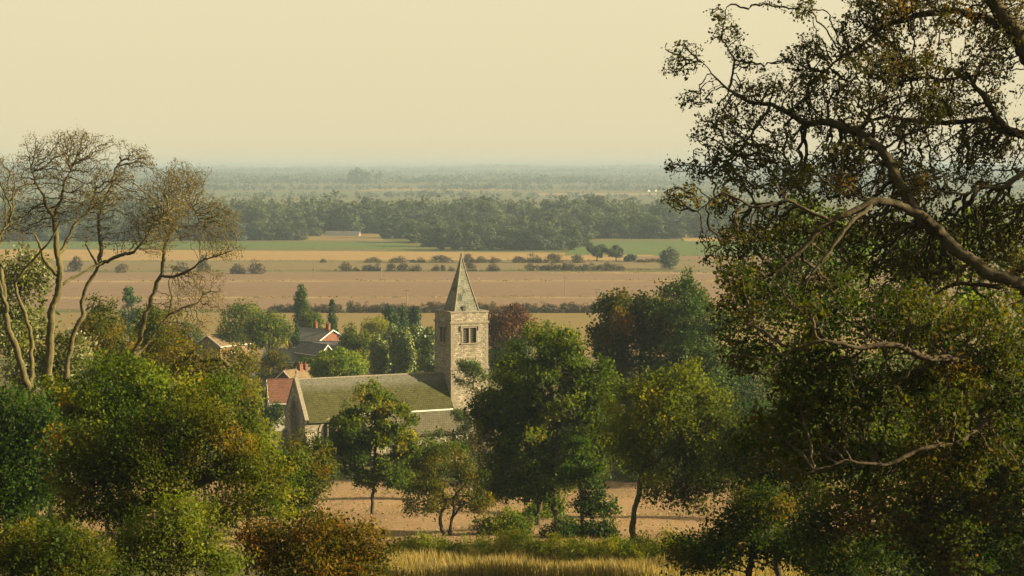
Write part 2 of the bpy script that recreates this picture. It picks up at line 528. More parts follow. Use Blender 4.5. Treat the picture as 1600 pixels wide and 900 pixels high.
def sheet(name, corners, mat, lift, nx=60, ny=14):
    """Field sheet over the ground; corners in world (x, y), counter-clockwise from near left."""
    a, b, c, d = [np.array(p, float) for p in corners]
    s, t = np.meshgrid(np.linspace(0, 1, nx), np.linspace(0, 1, ny))
    s, t = s[..., None], t[..., None]
    P = (1 - s) * (1 - t) * a + s * (1 - t) * b + s * t * c + (1 - s) * t * d
    wob = np.sin(P[..., 0] * 0.013 + P[..., 1] * 0.004) * 2.0 * (t[..., 0] * 1.0)
    P = P.copy()
    P[..., 1] += wob * (0.6 if P[0, 0, 1] > 300 else 0.25)
    Z = G(P[..., 0], P[..., 1]) + lift
    Z[0] -= lift + 0.12          # the edges dip into the soil
    Z[-1] -= lift + 0.12
    V = np.concatenate([P, Z[..., None]], -1).reshape(-1, 3)
    i = (np.arange(ny - 1)[:, None] * nx + np.arange(nx - 1)[None, :]).ravel()
    o = link(name, np_mesh(name, V, [np.stack([i, i + 1, i + nx + 1, i + nx], -1)], M[mat], smooth=True))
    return tag(o, kind="structure")


def on_plain(px, py):
    """Where the sight line through a pixel meets the ground."""
    u, v = (px - 800) / F_PX, (450 - py) / F_PX
    y, z = CT + ST * v, -ST + CT * v
    d = np.geomspace(60, 12000, 3000)
    h = CAM_Z + z * d / y - G(u * d / y, d)
    k = np.argmax(h < 0)
    dd = np.interp(0, [h[k], h[k - 1]], [d[k], d[k - 1]])
    return (u * dd / y, dd)


def px_sheet(name, p4, mat, lift):
    return sheet(name, [on_plain(*p) for p in p4], mat, lift)


sheet("near_stubble_field", [(-90, 124), (90, 128), (110, 226), (-110, 232)], 'near_stubble', 0.06, 90, 60)
sheet("verge", [(-110, 231), (110, 225), (110, 243), (-110, 243)], 'verge', 0.10, 90, 8)
px_sheet("dull_stubble_field", [(-200, 560), (1800, 560), (1800, 487), (-200, 487)], 'stubble_low', 0.16)
px_sheet("ploughed_field", [(-300, 486), (1900, 486), (1900, 422), (-300, 424)], 'plough', 0.12)
px_sheet("grass_strip", [(-300, 467.5), (1900, 466.5), (1900, 464), (-300, 465.2)], 'strip', 0.2)
px_sheet("grass_strip", [(-300, 442), (1900, 439.2), (1900, 437), (-300, 440)], 'strip', 0.2)
px_sheet("grass_strip", [(860, 427.5), (1900, 431), (1900, 429), (860, 425.6)], 'strip', 0.2)
px_sheet("fallow_field", [(-300, 423.6), (1900, 421.6), (1900, 406), (-300, 409)], 'plough_grey', 0.10)
px_sheet("golden_stubble_field", [(-300, 408.5), (1060, 407), (1000, 395), (-300, 386.5)], 'stubble', 0.10)
px_sheet("ploughed_field", [(1010, 407), (1900, 406), (1900, 399.5), (930, 400)], 'plough', 0.12)
px_sheet("green_crop_field", [(-300, 388), (660, 389), (620, 379), (-300, 376)], 'green', 0.22)
px_sheet("green_crop_field", [(880, 400), (1900, 399), (1900, 375), (905, 376)], 'green', 0.22)
px_sheet("golden_stubble_field", [(474, 376), (600, 376), (590, 365), (480, 365)], 'stubble_low', 0.3)
px_sheet("golden_stubble_field", [(1070, 378), (1200, 378), (1200, 366), (1060, 366)], 'stubble', 0.3)
px_sheet("green_crop_field", [(300, 305), (700, 305), (700, 301), (300, 301)], 'green', 0.4)
px_sheet("golden_stubble_field", [(560, 298), (800, 298), (800, 295), (560, 295)], 'stubble', 0.4)
px_sheet("golden_stubble_field", [(840, 305), (1080, 305), (1080, 302), (840, 302)], 'stubble', 0.4)

# ------------------------------------------------------------------ tree growth


def unit(a):
    return a / (np.linalg.norm(a, axis=-1, keepdims=True) + 1e-9)


def noise3(P, s, seed):
    r = np.random.default_rng(seed)
    out = np.zeros(len(P))
    for k in range(5):
        w = r.normal(size=3)
        w = w / np.linalg.norm(w) * s * (0.7 + 0.5 * k)
        out += np.sin(P @ w + r.uniform(0, 6.28)) / (1 + 0.4 * k)
    return out / 2.6


def grow(rng, polys, A, step, infl, kill, gnarl=0.25, inertia=0.35, up=0.0, iters=140, tip=0.006, expo=2.3):
    """Space colonisation from given trunk and limb lines towards attraction points A.
    polys: list of (points, radii, parent_index or None). Returns positions, parents, radii."""
    pos, par, minr = [], [], []
    for pts, rads, root in polys:
        pts = np.asarray(pts, float)
        # resample the line
        seg = np.linalg.norm(np.diff(pts, axis=0), axis=1)
        s = np.concatenate([[0], np.cumsum(seg)])
        n = max(2, int(s[-1] / step) + 1)
        q = np.linspace(0, s[-1], n)
        P = np.stack([np.interp(q, s, pts[:, k]) for k in range(3)], -1)
        rr = np.interp(q, s, rads)
        if n > 4:
            ph = rng.uniform(0, 6.28, (3, 3))
            amp = np.minimum(rr * 0.55, 0.16)[:, None] * np.minimum(1, np.minimum(np.arange(n), np.arange(n)[::-1]) / 3.0)[:, None]
            P += amp * np.stack([sum(np.sin(q * w_ / max(0.12, rr[0]) * 0.5 + ph[a_, b_]) * g_ for b_, (w_, g_) in enumerate(((0.5, 0.7), (1.1, 0.5), (2.3, 0.3)))) for a_ in range(3)], -1)
        P[1:-1] += rng.normal(size=(n - 2, 3)) * step * 0.08
        if root == 'join' and pos:
            d = np.linalg.norm(np.array(pos) - P[0], axis=1)
            last = int(np.argmin(d))
        else:
            last = -1
        for k in range(n):
            if k == 0 and last >= 0:
                continue
            pos.append(P[k])
            par.append(last)
            minr.append(rr[k])
            last = len(pos) - 1
    pos = [np.array(p, np.float32) for p in pos]
    pos_a = np.array(pos, np.float32)
    dirs = np.zeros_like(pos_a)
    par_a = np.array(par)
    ok = par_a >= 0
    dirs[ok] = unit(pos_a[ok] - pos_a[par_a[ok]])
    A = np.asarray(A, np.float32)
    nd = np.full(len(A), 1e9, np.float32)
    ni = np.zeros(len(A), int)
    new0 = 0
    all_pos, all_dir, all_par = [pos_a], [dirs], [par_a]
    cnt = len(pos_a)
    P_all, D_all = pos_a, dirs
    for it in range(iters):
        fresh = P_all[new0:]
        if len(fresh) == 0 or len(A) == 0:
            break
        for c in range(0, len(fresh), 400):
            f = fresh[c:c + 400]
            d2 = (A ** 2).sum(1)[:, None] + (f ** 2).sum(1)[None, :] - 2 * A @ f.T
            j = d2.argmin(1)
            m = d2[np.arange(len(A)), j]
            b = m < nd
            nd[b] = m[b]
            ni[b] = new0 + c + j[b]
        keep = nd > kill ** 2
        A, nd, ni = A[keep], nd[keep], ni[keep]
        act = nd < infl ** 2
        if not act.any():
            break
        idx = ni[act]
        u = unit(A[act] - P_all[idx])
        uniq, inv = np.unique(idx, return_inverse=True)
        acc = np.zeros((len(uniq), 3), np.float32)
        np.add.at(acc, inv, u)
        dv = unit(acc) + inertia * D_all[uniq] + gnarl * rng.normal(size=acc.shape) + np.array([0, 0, up])
        dv = unit(dv).astype(np.float32)
        new0 = cnt
        P_all = np.concatenate([P_all, P_all[uniq] + dv * step])
        D_all = np.concatenate([D_all, dv])
        all_par.append(uniq)
        cnt = len(P_all)
    par_a = np.concatenate(all_par)
    acc = np.zeros(cnt)
    mr = np.zeros(cnt)
    mr[:len(minr)] = minr
    rad = np.zeros(cnt)
    pl = par_a.tolist()
    te = tip ** expo
    accl = [0.0] * cnt
    for i in range(cnt - 1, -1, -1):
        a = accl[i] if accl[i] > 0 else te
        if mr[i] > 0:
            a = max(mr[i], min(a ** (1 / expo), mr[i] * 1.05)) ** expo
        rad[i] = a ** (1 / expo)
        if pl[i] >= 0:
            accl[pl[i]] += a
    return P_all.astype(float), par_a, rad


def tubes(P, par, rad, K=5, min_r=0.0, flare=None):
    """Branch skin: a ring per node, side branches start with a ring of their own."""
    n = len(P)
    D = np.zeros((n, 3))
    ok = par >= 0
    D[ok] = unit(P[ok] - P[par[ok]])
    first_child = np.full(n, -1)
    # main child = thickest
    order = np.argsort(rad)
    o2 = order[par[order] >= 0]
    first_child[par[o2]] = o2
    D[~ok] = np.array([0, 0, 1.0])
    ref = np.array([0.37, 0.29, 0.06])
    u = unit(np.cross(D, ref))
    w = np.cross(D, u)
    ang = np.arange(K) * 2 * math.pi / K
    ring = (np.cos(ang)[None, :, None] * u[:, None, :] + np.sin(ang)[None, :, None] * w[:, None, :])
    kn = np.random.default_rng(n).uniform(0.86, 1.16, (n, K, 1))
    V1 = P[:, None, :] + rad[:, None, None] * ring * kn
    is_main = np.zeros(n, bool)
    is_main[ok] = first_child[par[ok]] == np.arange(n)[ok]
    side = np.where(ok & ~is_main & (rad > min_r))[0]
    V2 = P[par[side]][:, None, :] + (rad[side] * 1.1)[:, None, None] * ring[side]
    V = np.concatenate([V1.reshape(-1, 3), V2.reshape(-1, 3)])
    base = np.full(n, -1)
    base[ok] = par[ok] * K
    base[side] = n * K + np.arange(len(side)) * K
    sel = np.where(ok & (rad > min_r))[0]
    a = np.arange(K)
    b = (a + 1) % K
    q = np.stack([base[sel][:, None] + a, base[sel][:, None] + b, sel[:, None] * K + b, sel[:, None] * K + a], -1).reshape(-1, 4)
    return V, q


def leaf_quads(rng, C, normal_bias, size, aspect=0.62, up=0.25, outward=0.0, jitter=0.35):
    """One small folded rhombus per point of C."""
    n = len(C)
    nr = unit(0.62 * rng.normal(size=(n, 3)) + np.array([0, 0, up * 0.6]) + outward * normal_bias)
    t = unit(np.cross(nr, rng.normal(size=(n, 3))))
    b = np.cross(nr, t)
    s = (size * (1 + jitter * rng.normal(size=n)).clip(0.4, 2.2))[:, None]
    V = np.stack([C - t * s * 0.5, C + b * s * 0.5 * aspect - nr * s * 0.08, C + t * s * 0.5, C - b * s * 0.5 * aspect - nr * s * 0.08], 1).reshape(-1, 3)
    i = np.arange(n) * 4
    return V, np.stack([i, i + 1, i + 2, i + 3], -1)


def lobe_points(rng, ells, nl, n, lr, flat=0.7, shell=0.5):
    """Points in nl clumps spread through a union of ellipsoids (centre, radii)."""
    vol = np.array([np.prod(r) for c, r in ells], float) ** 0.75
    pick = rng.choice(len(ells), nl, p=vol / vol.sum())
    u = unit(rng.normal(size=(nl, 3))) * (rng.uniform(shell ** 3, 1, size=(nl, 1)) ** (1 / 3))
    re = np.array([ells[k][1] for k in pick])
    C = np.array([ells[k][0] for k in pick]) + u * np.maximum(re - 0.7 * lr * np.array([1, 1, flat]), 0.3 * re)
    rl = lr * rng.uniform(0.55, 1.35, nl)
    far = rng.uniform(size=nl) < 0.3
    C[far] += u[far] * (0.55 * lr + 0.16 * re[far]) * rng.uniform(0.4, 1.3, (far.sum(), 1))
    rl[far] *= 0.6
    w = rl ** 2
    j = rng.choice(nl, n, p=w / w.sum())
    v = unit(rng.normal(size=(n, 3))) * (rng.uniform(0.15, 1, size=(n, 1)) ** (1 / 2.2))
    v[:, 2] *= flat
    P = C[j] + v * rl[j][:, None]
    sd = int(rng.integers(1, 9999))
    P += 0.35 * lr * np.stack([noise3(P, 1.3 / lr, sd), noise3(P, 1.3 / lr, sd + 1), 0.6 * noise3(P, 1.3 / lr, sd + 2)], -1)
    return P, v, C, rl


TREES = []


def px_ells(spec, d):
    """Ellipsoids (px, py, rx, ry[, dd]) at distance d -> world centre, radii."""
    out = []
    for e in spec:
        dd = d + (e[4] if len(e) > 4 else 0)
        c = at(e[0], e[1], dd)
        rx, rz = px_w(e[2], d), px_w(e[3], d)
        out.append((c, np.array([rx, min(rx, 1.6 * rz + 1.0) * 0.9, rz])))
    return out


def fine_tree(name, label, cat, base, d, trunk, ells, mat, bark, seed, nattr=900, nl=40, lr=1.0, flat=0.6, step=0.3, infl=4.0,
              kill=0.5, leaves=8, leaf=0.16, spread=0.3, gnarl=0.25, tip=0.008, r0=0.25, limbs=(), twig=0.03, group=None, up_leaf=0.4,
              shell=0.35, K=5, inertia=0.35, tint_bias=0.0, expo=2.3, min_r=0.0, dens=3.2):
    """A tree near enough to show its branches: trunk line in photo pixels, branches grown into leafy clumps."""
    rng = np.random.default_rng(seed)
    leaves, leaf = leaves * ((0.8 if d > 200 else 1.25) if leaves > 4 else 1.15), leaf * (0.9 if d < 100 else 1.0)
    nattr, nl, step, kill = int(nattr * dens), int(nl * 1.0), step * 0.85, kill * (0.95 / dens ** 0.42)
    bx = at(base, 500, d)[0]
    origin = np.array([bx, d, float(G(bx, d)) - 0.1])
    E = px_ells(ells, d)
    A, _, C, rl = lobe_points(rng, E, nl, nattr, lr, flat, shell)
    # never into the ground
    A = A[A[:, 2] > G(A[:, 0], A[:, 1]) + 0.25]
    polys = []
    pts = [origin] + [at(p[0], p[1], d + (p[2] if len(p) > 2 else 0)) for p in trunk]
    polys.append((pts, np.linspace(r0, r0 * 0.5, len(pts)), None))
    for lb in limbs:
        q = [at(p[0], p[1], d + (p[2] if len(p) > 2 else 0)) for p in lb[0]]
        polys.append((q, np.linspace(lb[1], lb[2], len(q)), 'join'))
    P, par, rad = grow(rng, polys, A, step, infl, kill, gnarl, inertia=inertia, tip=tip, expo=expo)
    root = empty(name, origin)
    tag(root, label, cat, group)
    V, q = tubes(P - origin, par, rad, 4 if d > 60 and leaves > 3 else K, max(min_r, 0.0105 if d > 120 else (0.0075 if leaves > 8 else 0)))
    link("trunk", np_mesh(name + "_trunk", V, [q], M[bark], smooth=True), root)
    tw = np.where(rad < twig)[0]
    if leaves > 0 and len(tw):
        n = int(len(tw) * leaves)
        j = rng.integers(0, len(tw), n)
        tP = P[tw]
        tl = np.concatenate([((tP[a:a + 4000, None, :] - C[None]) ** 2).sum(-1).argmin(1) for a in range(0, len(tP), 4000)])
        tn = unit(0.55 * rng.normal(size=tP.shape) + 0.9 * unit(tP - C[tl]) + np.array([0, 0, 0.35 + 0.5 * up_leaf]))   # each spray of leaves has one lie
        off = rng.normal(size=(n, 3)) * spread * 1.15
        off -= 0.75 * (off * tn[j]).sum(1, keepdims=True) * tn[j]
        Lc = tP[j] + off
        lob = np.concatenate([((Lc[a:a + 4000, None, :] - C[None]) ** 2).sum(-1).argmin(1) for a in range(0, n, 4000)])
        V, q = leaf_quads(rng, Lc - origin, tn[j], leaf, up=0.0, outward=1.35, jitter=0.5)
        tint = np.clip(0.42 + tint_bias + 0.22 * noise3(Lc, 0.9, seed) + 0.15 * rng.normal(size=len(C))[lob] + 0.10 * rng.normal(size=n), 0, 1)
        link("crown", np_mesh(name + "_crown", V, [q], M[mat], tint=tint), root)
    TREES.append((name, len(P), len(tw) * leaves))
    return root


def soft_mesh(name, seed, w, dp, h, z0, mat, n, leaf, shape='round', nl=26, lr=0.32, tint_bias=0.0, out=1.2):
    """Crown of a tree or bush too far off to show twigs: w wide, dp deep, from z0 to h, made of leafy clumps."""
    rng = np.random.default_rng(seed)
    hz = (h - z0) / 2
    if shape == 'round':
        u = unit(rng.normal(size=(nl, 3))) * (rng.uniform(0.2, 1, size=(nl, 1)) ** (1 / 3))
        C = u * np.array([w / 2, dp / 2, hz]) * (1 - lr * 0.55) + np.array([0, 0, z0 + hz])
        rl = min(w / 2, hz) * lr * rng.uniform(0.75, 1.4, nl) * 1.5
    elif shape == 'dome':
        u = unit(rng.normal(size=(nl, 3))) * (rng.uniform(0.3, 1, size=(nl, 1)) ** (1 / 3))
        u[:, 2] = np.abs(u[:, 2])
        C = u * np.array([w / 2, dp / 2, h - z0]) * (1 - lr * 0.6) + np.array([0, 0, z0])
        rl = min(w / 2, (h - z0)) * lr * rng.uniform(0.75, 1.4, nl) * 1.2
        C[:, 2] = np.maximum(C[:, 2], z0 + rl * 0.5)
    else:                                   # cone / column
        t = rng.uniform(0, 1, nl) ** 0.8
        t[0] = 1.0
        rad = (1 - t) ** 0.75 * 0.92 + 0.08 if shape == 'cone' else np.sqrt(np.clip(1 - (t * 1.9 - 0.95) ** 2 * 1.0, 0.06, 1))
        a = rng.uniform(0, 6.28, nl)
        rr = rad * w / 2 * rng.uniform(0.2, 0.8, nl)
        C = np.stack([rr * np.cos(a), rr * np.sin(a), z0 + t * (h - z0) * 0.94], -1)
        rl = w / 2 * (0.25 + 0.45 * rad) * rng.uniform(0.7, 1.15, nl)
    wgt = rl ** 2
    j = rng.choice(nl, n, p=wgt / wgt.sum())
    v = unit(rng.normal(size=(n, 3)))
    rr = rng.uniform(0.25, 1, n) ** 0.5
    sc = np.array([1, 1, 1.5 if shape in ('cone', 'column') else 0.8])
    P = C[j] + v * sc * (rl[j] * rr)[:, None]
    if z0 >= 0:
        P[:, 2] = np.maximum(P[:, 2], 0.05)
    V, q = leaf_quads(rng, P, v, leaf, aspect=0.75, up=0.3, outward=out)
    tint = np.clip(0.42 + tint_bias + 0.15 * rng.normal(size=nl)[j] + 0.2 * rng.normal(size=n), 0, 1)
    return np_mesh(name, V, [q], mat, tint=tint), C


def soft_tree(name, label, cat, px, top, bot, wpx, d, mat, seed, n=5000, leaf=0.4, shape='round', bark='bark_dark', group=None,
              trunk=True, tint_bias=0.0, nl=30, lr=0.32, dp=None, out=1.2, r0=None):
    x = at(px, top, d)[0]
    g = float(G(x, d))
    w = px_w(wpx, d)
    h = at(px, top, d)[2] - g
    z0 = max(0.0, at(px, bot, d)[2] - g)
    root = empty(name, (x, d, g))
    tag(root, label, cat, group)
    me, C = soft_mesh(name + "_crown", seed, w, (dp or w), h, z0, M[mat], n, leaf, shape, nl, lr, tint_bias, out)
    link("crown", me, root)
    if trunk:
        rng = np.random.default_rng(seed + 7)
        r0 = r0 or 0.03 * h
        top_t = z0 + (h - z0) * (0.75 if shape != 'dome' else 0.4)
        mb = MB()
        zs = np.linspace(-0.15, top_t, 6)
        pts = [np.array([rng.normal() * 0.02 * h * (k > 0), rng.normal() * 0.02 * h * (k > 0), z]) for k, z in enumerate(zs)]
        for k in range(5):
            mb.bar(pts[k], pts[k + 1], r0 * (1 - k * 0.16), 7, r0 * (1 - (k + 1) * 0.16))
        for c in C[:9]:
            k = int(np.clip(np.searchsorted(zs, c[2] * 0.65) - 1, 1, 4))
            mb.bar(pts[k], pts[k] * 0.45 + c * 0.55 + np.array([0, 0, 0.02 * h]), r0 * 0.4, 5, r0 * 0.22)
            mb.bar(pts[k] * 0.45 + c * 0.55 + np.array([0, 0, 0.02 * h]), c, r0 * 0.22, 5, r0 * 0.06)
        mb.build("trunk", M[bark], root)
    return root


# ------------------------------------------------------------------ church
CH_D = 258.0
cx = at(705, 721, CH_D)[0]
cg = float(G(cx, CH_D))
church = empty("church", (cx, CH_D, cg), R(25.3))
tag(church, "stone village church with square west tower, short spire and long mossy nave roof", "church")


def zc(row, d=CH_D):
    return at(705, row, d)[2] - cg


W = 5.5
z_top, z_par, z_low = zc(488), zc(505), zc(577)
z_sill, z_lin = zc(537), zc(513.5)
HN = 4.05                                   # half width of the nave
YC = W / 2
z_ridge = zc(584, 260)
z_eave = z_ridge - HN * 1.22
NL = 20.8

# tower
mb = MB()
mb.box(0, W, 0, W, -1.0, z_sill)
wa, wb = 1.75, 3.75                          # belfry opening on the camera side
la, lb = 1.75, 3.75                          # and on the nave side
T = 0.45
mb.box(0, wa, 0, T, z_sill, z_lin)
mb.box(wb, W, 0, T, z_sill, z_lin)
mb.box(0, T, T, la, z_sill, z_lin)
mb.box(0, T, lb, W, z_sill, z_lin)
mb.box(T, W, W - T, W, z_sill, z_lin)
mb.box(W - T, W, T, W - T, z_sill, z_lin)
mb.box(0, W, 0, W, z_lin, z_top - 0.75)
for a in ((0, W, 0, 0.4), (0, W, W - 0.4, W), (0, 0.4, 0.4, W - 0.4), (W - 0.4, W, 0.4, W - 0.4)):
    mb.box(*a, z_top - 0.75, z_top - 0.12)
tower = mb.build("tower", M['stone'], church)
for z0, z1, pr in ((z_par - 0.1, z_par + 0.14, 0.14), (z_low - 0.1, z_low + 0.16, 0.14)):
    mb = MB()
    mb.box(-pr, W + pr, -pr, W + pr, z0, z1)
    mb.box(-pr * 0.5, W + pr * 0.5, -pr * 0.5, W + pr * 0.5, z0 - 0.12, z0)
    mb.build("string_course", M['stone_trim'], tower)
mb = MB()
for a in ((-0.1, W + 0.1, -0.1, 0.48), (-0.1, W + 0.1, W - 0.48, W + 0.1), (-0.1, 0.48, 0.48, W - 0.48), (W - 0.48, W + 0.1, 0.48, W - 0.48)):
    mb.box(*a, z_top - 0.12, z_top + 0.06)
mb.build("coping", M['stone_trim'], tower)
mb = MB()                                    # corner stones
k = 0
z = 0.2
while z < z_par - 0.6:
    L1, L2 = (0.62, 0.36) if k % 2 else (0.36, 0.62)
    for (x0, x1, y0, y1) in ((-0.025, L1, -0.025, 0.1), (-0.025, 0.1, 0.1, L2), (W - L1, W + 0.025, -0.025, 0.1), (W - 0.1, W + 0.025, 0.1, L2),
                             (-0.025, 0.1, W - L2, W + 0.025)):
        mb.box(x0, x1, y0, y1, z, z + 0.37)
    z += 0.40
    k += 1
tag(mb.build("quoins", M['stone_trim'], tower), kind="stuff")


def belfry(face):
    """Two-light square-headed window; face 'y' looks at the camera side, 'x' at the nave side."""
    def bx(mbx, u0, u1, d0, d1, z0, z1):
        (mbx.box(u0, u1, d0, d1, z0, z1) if face == 'y' else mbx.box(d0, d1, u0, u1, z0, z1))
    m = MB()
    bx(m, wa - 0.22, wa + 0.03, -0.06, 0.30, z_sill, z_lin)
    bx(m, wb - 0.03, wb + 0.22, -0.06, 0.30, z_sill, z_lin)
    bx(m, wa - 0.22, wb + 0.22, -0.08, 0.30, z_lin, z_lin + 0.2)
    bx(m, wa - 0.32, wb + 0.32, -0.12, 0.28, z_sill - 0.16, z_sill)
    bx(m, wa - 0.36, wb + 0.36, -0.16, 0.02, z_lin + 0.2, z_lin + 0.34)
    bx(m, wa - 0.36, wa - 0.22, -0.16, 0.02, z_lin - 0.35, z_lin + 0.2)
    bx(m, wb + 0.22, wb + 0.36, -0.16, 0.02, z_lin - 0.35, z_lin + 0.2)
    mid = (wa + wb) / 2
    bx(m, mid - 0.1, mid + 0.1, -0.02, 0.30, z_sill, z_lin)
    w = m.build("belfry_window", M['stone_trim'], church)
    for (u0, u1) in ((wa + 0.03, mid - 0.1), (mid + 0.1, wb - 0.03)):
        m = MB()
        bx(m, u0, u1, 0.34, 0.40, z_sill, z_lin)
        n = 7
        for i in range(n):
            zz = z_sill + 0.1 + (z_lin - z_sill - 0.2) * i / n
            if face == 'y':
                m.slab((u0, 0.12, zz), (u1, 0.12, zz), (u1, 0.33, zz + 0.2), (u0, 0.33, zz + 0.2), 0.03)
            else:
                m.slab((0.12, u0, zz), (0.12, u1, zz), (0.33, u1, zz + 0.2), (0.33, u0, zz + 0.2), 0.03)
        m.build("louvre", M['louvre'], w)


belfry('y')
belfry('x')

# spire: four plain stone faces rising inside the parapet
sb, s0, s1 = 1.93, z_top - 0.45, zc(401, CH_D + 2.2)
mb = MB()
lev = [(0, 1.0), (0.08, 0.91), (0.35, 0.628), (0.7, 0.275), (1.0, 0.02)]
vs, fs = [], []
for t, k in lev:
    r = sb * k
    vs += [(YC - r, YC - r, s0 + (s1 - s0) * t), (YC + r, YC - r, s0 + (s1 - s0) * t), (YC + r, YC + r, s0 + (s1 - s0) * t), (YC - r, YC + r, s0 + (s1 - s0) * t)]
for i in range(len(lev) - 1):
    for j in range(4):
        fs.append((i * 4 + j, i * 4 + (j + 1) % 4, i * 4 + 4 + (j + 1) % 4, i * 4 + 4 + j))
fs.append((0, 1, 2, 3))
fs.append(tuple(range(len(vs) - 4, len(vs))))
mb.add(vs, fs)
spire = mb.build("spire", M['stone_spire'], church)
for j in range(4):
    mb = MB()
    for i in range(len(lev) - 1):
        a, b = np.array(vs[i * 4 + j]), np.array(vs[i * 4 + 4 + j])
        n = 5
        for q in range(n):
            p0, p1 = a + (b - a) * q / n, a + (b - a) * (q + 0.96) / n
            mb.bar(p0, p1, 0.115 * (1 - 0.1 * i), 6, 0.105 * (1 - 0.1 * i))
    mb.build("hip_roll", M['stone_trim'], spire)
mb = MB()
mb.bar((YC, YC, s1 - 0.1), (YC, YC, s1 + 0.25), 0.14, 8, 0.10)
mb.bar((YC, YC, s1 + 0.25), (YC, YC, s1 + 0.40), 0.17, 8, 0.06)
mb.bar((YC, YC, s1 + 0.38), (YC, YC, s1 + 0.75), 0.035, 6, 0.02)
mb.build("finial", M['stone_spire'], spire)
mb = MB()
yl = YC - sb * 0.93
mb.box(2.15, 2.55, yl - 0.06, yl + 0.3, s0 + 0.5, s0 + 1.15)
mb.build("lucarne", M['louvre'], spire)

# nave
y0n, y1n = YC - HN, YC + HN
GT = 0.45                                    # thickness of the end gable
hw, sill_w, spr, apex = 1.4, 0.9, z_eave - 0.4, z_eave + 2.5   # great west window


def arch(h, s, a, n=9):
    """Left half of a pointed arch from spring to apex as (offset, z)."""
    out = []
    for i in range(n + 1):
        t = i / n
        ang = t * math.acos(0.0 + 0.45)
        out.append((-h * (1 - (1 - math.cos(ang)) / (1 - 0.45)), s + (a - s) * math.sin(ang) / math.sin(math.acos(0.45))))
    return out


la_ = arch(hw, spr, apex)
mb = MB()
zg = z_ridge + 0.35
left = [(y0n, -1.0), (YC, -1.0), (YC, sill_w), (YC - hw, sill_w)] + [(YC + o, z) for o, z in la_] + [(YC, zg), (y0n, z_eave + 0.3)]
mb.prism(left, -NL - GT, -NL, 'x')
mb.prism([(2 * YC - y, z) for y, z in left][::-1], -NL - GT, -NL, 'x')
# side wall with a low arched window
ax0 = -NL + 2.75
ah, asp, aap = 1.05, zc(674, 250) + 0.15, zc(656, 250)
al = arch(ah, asp, aap)
fl = [(-NL, -1.0), (ax0 - ah, -1.0)] + [(ax0 + o, z) for o, z in al] + [(ax0, z_eave), (-NL, z_eave)]
mb.prism(fl, y0n, y0n + 0.5, 'y')
fr = [(ax0 + ah, -1.0), (0, -1.0), (0, z_eave), (ax0, z_eave)] + [(ax0 - o, z) for o, z in al[::-1]]
mb.prism(fr, y0n, y0n + 0.5, 'y')
mb.box(-NL, 0, y1n - 0.5, y1n, -1.0, z_eave)
mb.prism([(y0n, -1.0), (-0.02, -1.0), (-0.02, z_ridge - 1.22 * (YC + 0.02) + 0.2), (y0n, z_eave + 0.2)], -0.45, -0.02, 'x')
nave = mb.build("nave_wall", M['stone'], church)
ov = 0.25
mb = MB()
for sgn in (-1, 1):
    e = (YC + sgn * (HN + ov), z_eave - ov * 1.22)
    a, b = (-NL, e[0], e[1]), (-0.02, e[0], e[1])
    c, d_ = (-0.02, YC, z_ridge), (-NL, YC, z_ridge)
    if sgn < 0:
        mb.slab(a, b, c, d_, 0.16)
    else:
        mb.slab(b, a, d_, c, 0.16)
roof = mb.build("nave_roof", M['nave_roof'], church)
mb = MB()
x = -NL + 0.05
while x < -0.6:
    mb.bar((x, YC, z_ridge + 0.13), (x + 0.43, YC, z_ridge + 0.13), 0.15, 6)
    x += 0.45
tag(mb.build("ridge_tiles", M['stone_trim'], roof), kind="stuff")
for sgn in (-1, 1):                          # gable copings in stepped stones
    mb = MB()
    n = 13
    for i in range(n):
        t0, t1 = i / n, (i + 0.97) / n
        p0 = np.array([0, YC + sgn * (HN + 0.2) * (1 - t0), (z_eave + 0.1) + (zg - z_eave - 0.1) * t0])
        p1 = np.array([0, YC + sgn * (HN + 0.2) * (1 - t1), (z_eave + 0.1) + (zg - z_eave - 0.1) * t1])
        x0, x1 = -NL - GT - 0.06, -NL + 0.02
        q = [(x0, *p0[1:]), (x1, *p0[1:]), (x1, *p1[1:]), (x0, *p1[1:])]
        mb.slab(*(q if sgn < 0 else q[::-1]), 0.16)
    mb.build("gable_coping", M['stone_trim'], nave)
mb = MB()
gx = -NL - GT / 2
mb.box(gx - 0.16, gx + 0.16, YC - 0.16, YC + 0.16, zg, zg + 0.3)
mb.box(gx - 0.07, gx + 0.07, YC - 0.08, YC + 0.08, zg + 0.3, zg + 1.1)
mb.box(gx - 0.06, gx + 0.06, YC - 0.32, YC - 0.08, zg + 0.68, zg + 0.84)
mb.box(gx - 0.06, gx + 0.06, YC + 0.08, YC + 0.32, zg + 0.68, zg + 0.84)
mb.build("gable_cross", M['stone_trim'], nave)


def arch_ring(h, s, a, w, d0, d1, c, axis, low):
    """Dressed-stone surround of a pointed opening."""
    inner = [(-h, low)] + arch(h, s, a)
    outer = [(-h - w, low)] + arch(h + w, s, a + w * 1.3)
    m = MB()
    for sg in (1, -1):
        for i in range(len(inner) - 1):
            poly = [(c + sg * inner[i][0], inner[i][1]), (c + sg * inner[i + 1][0], inner[i + 1][1]),
                    (c + sg * outer[i + 1][0], outer[i + 1][1]), (c + sg * outer[i][0], outer[i][1])]
            m.prism(poly, d0, d1, axis)
    return m


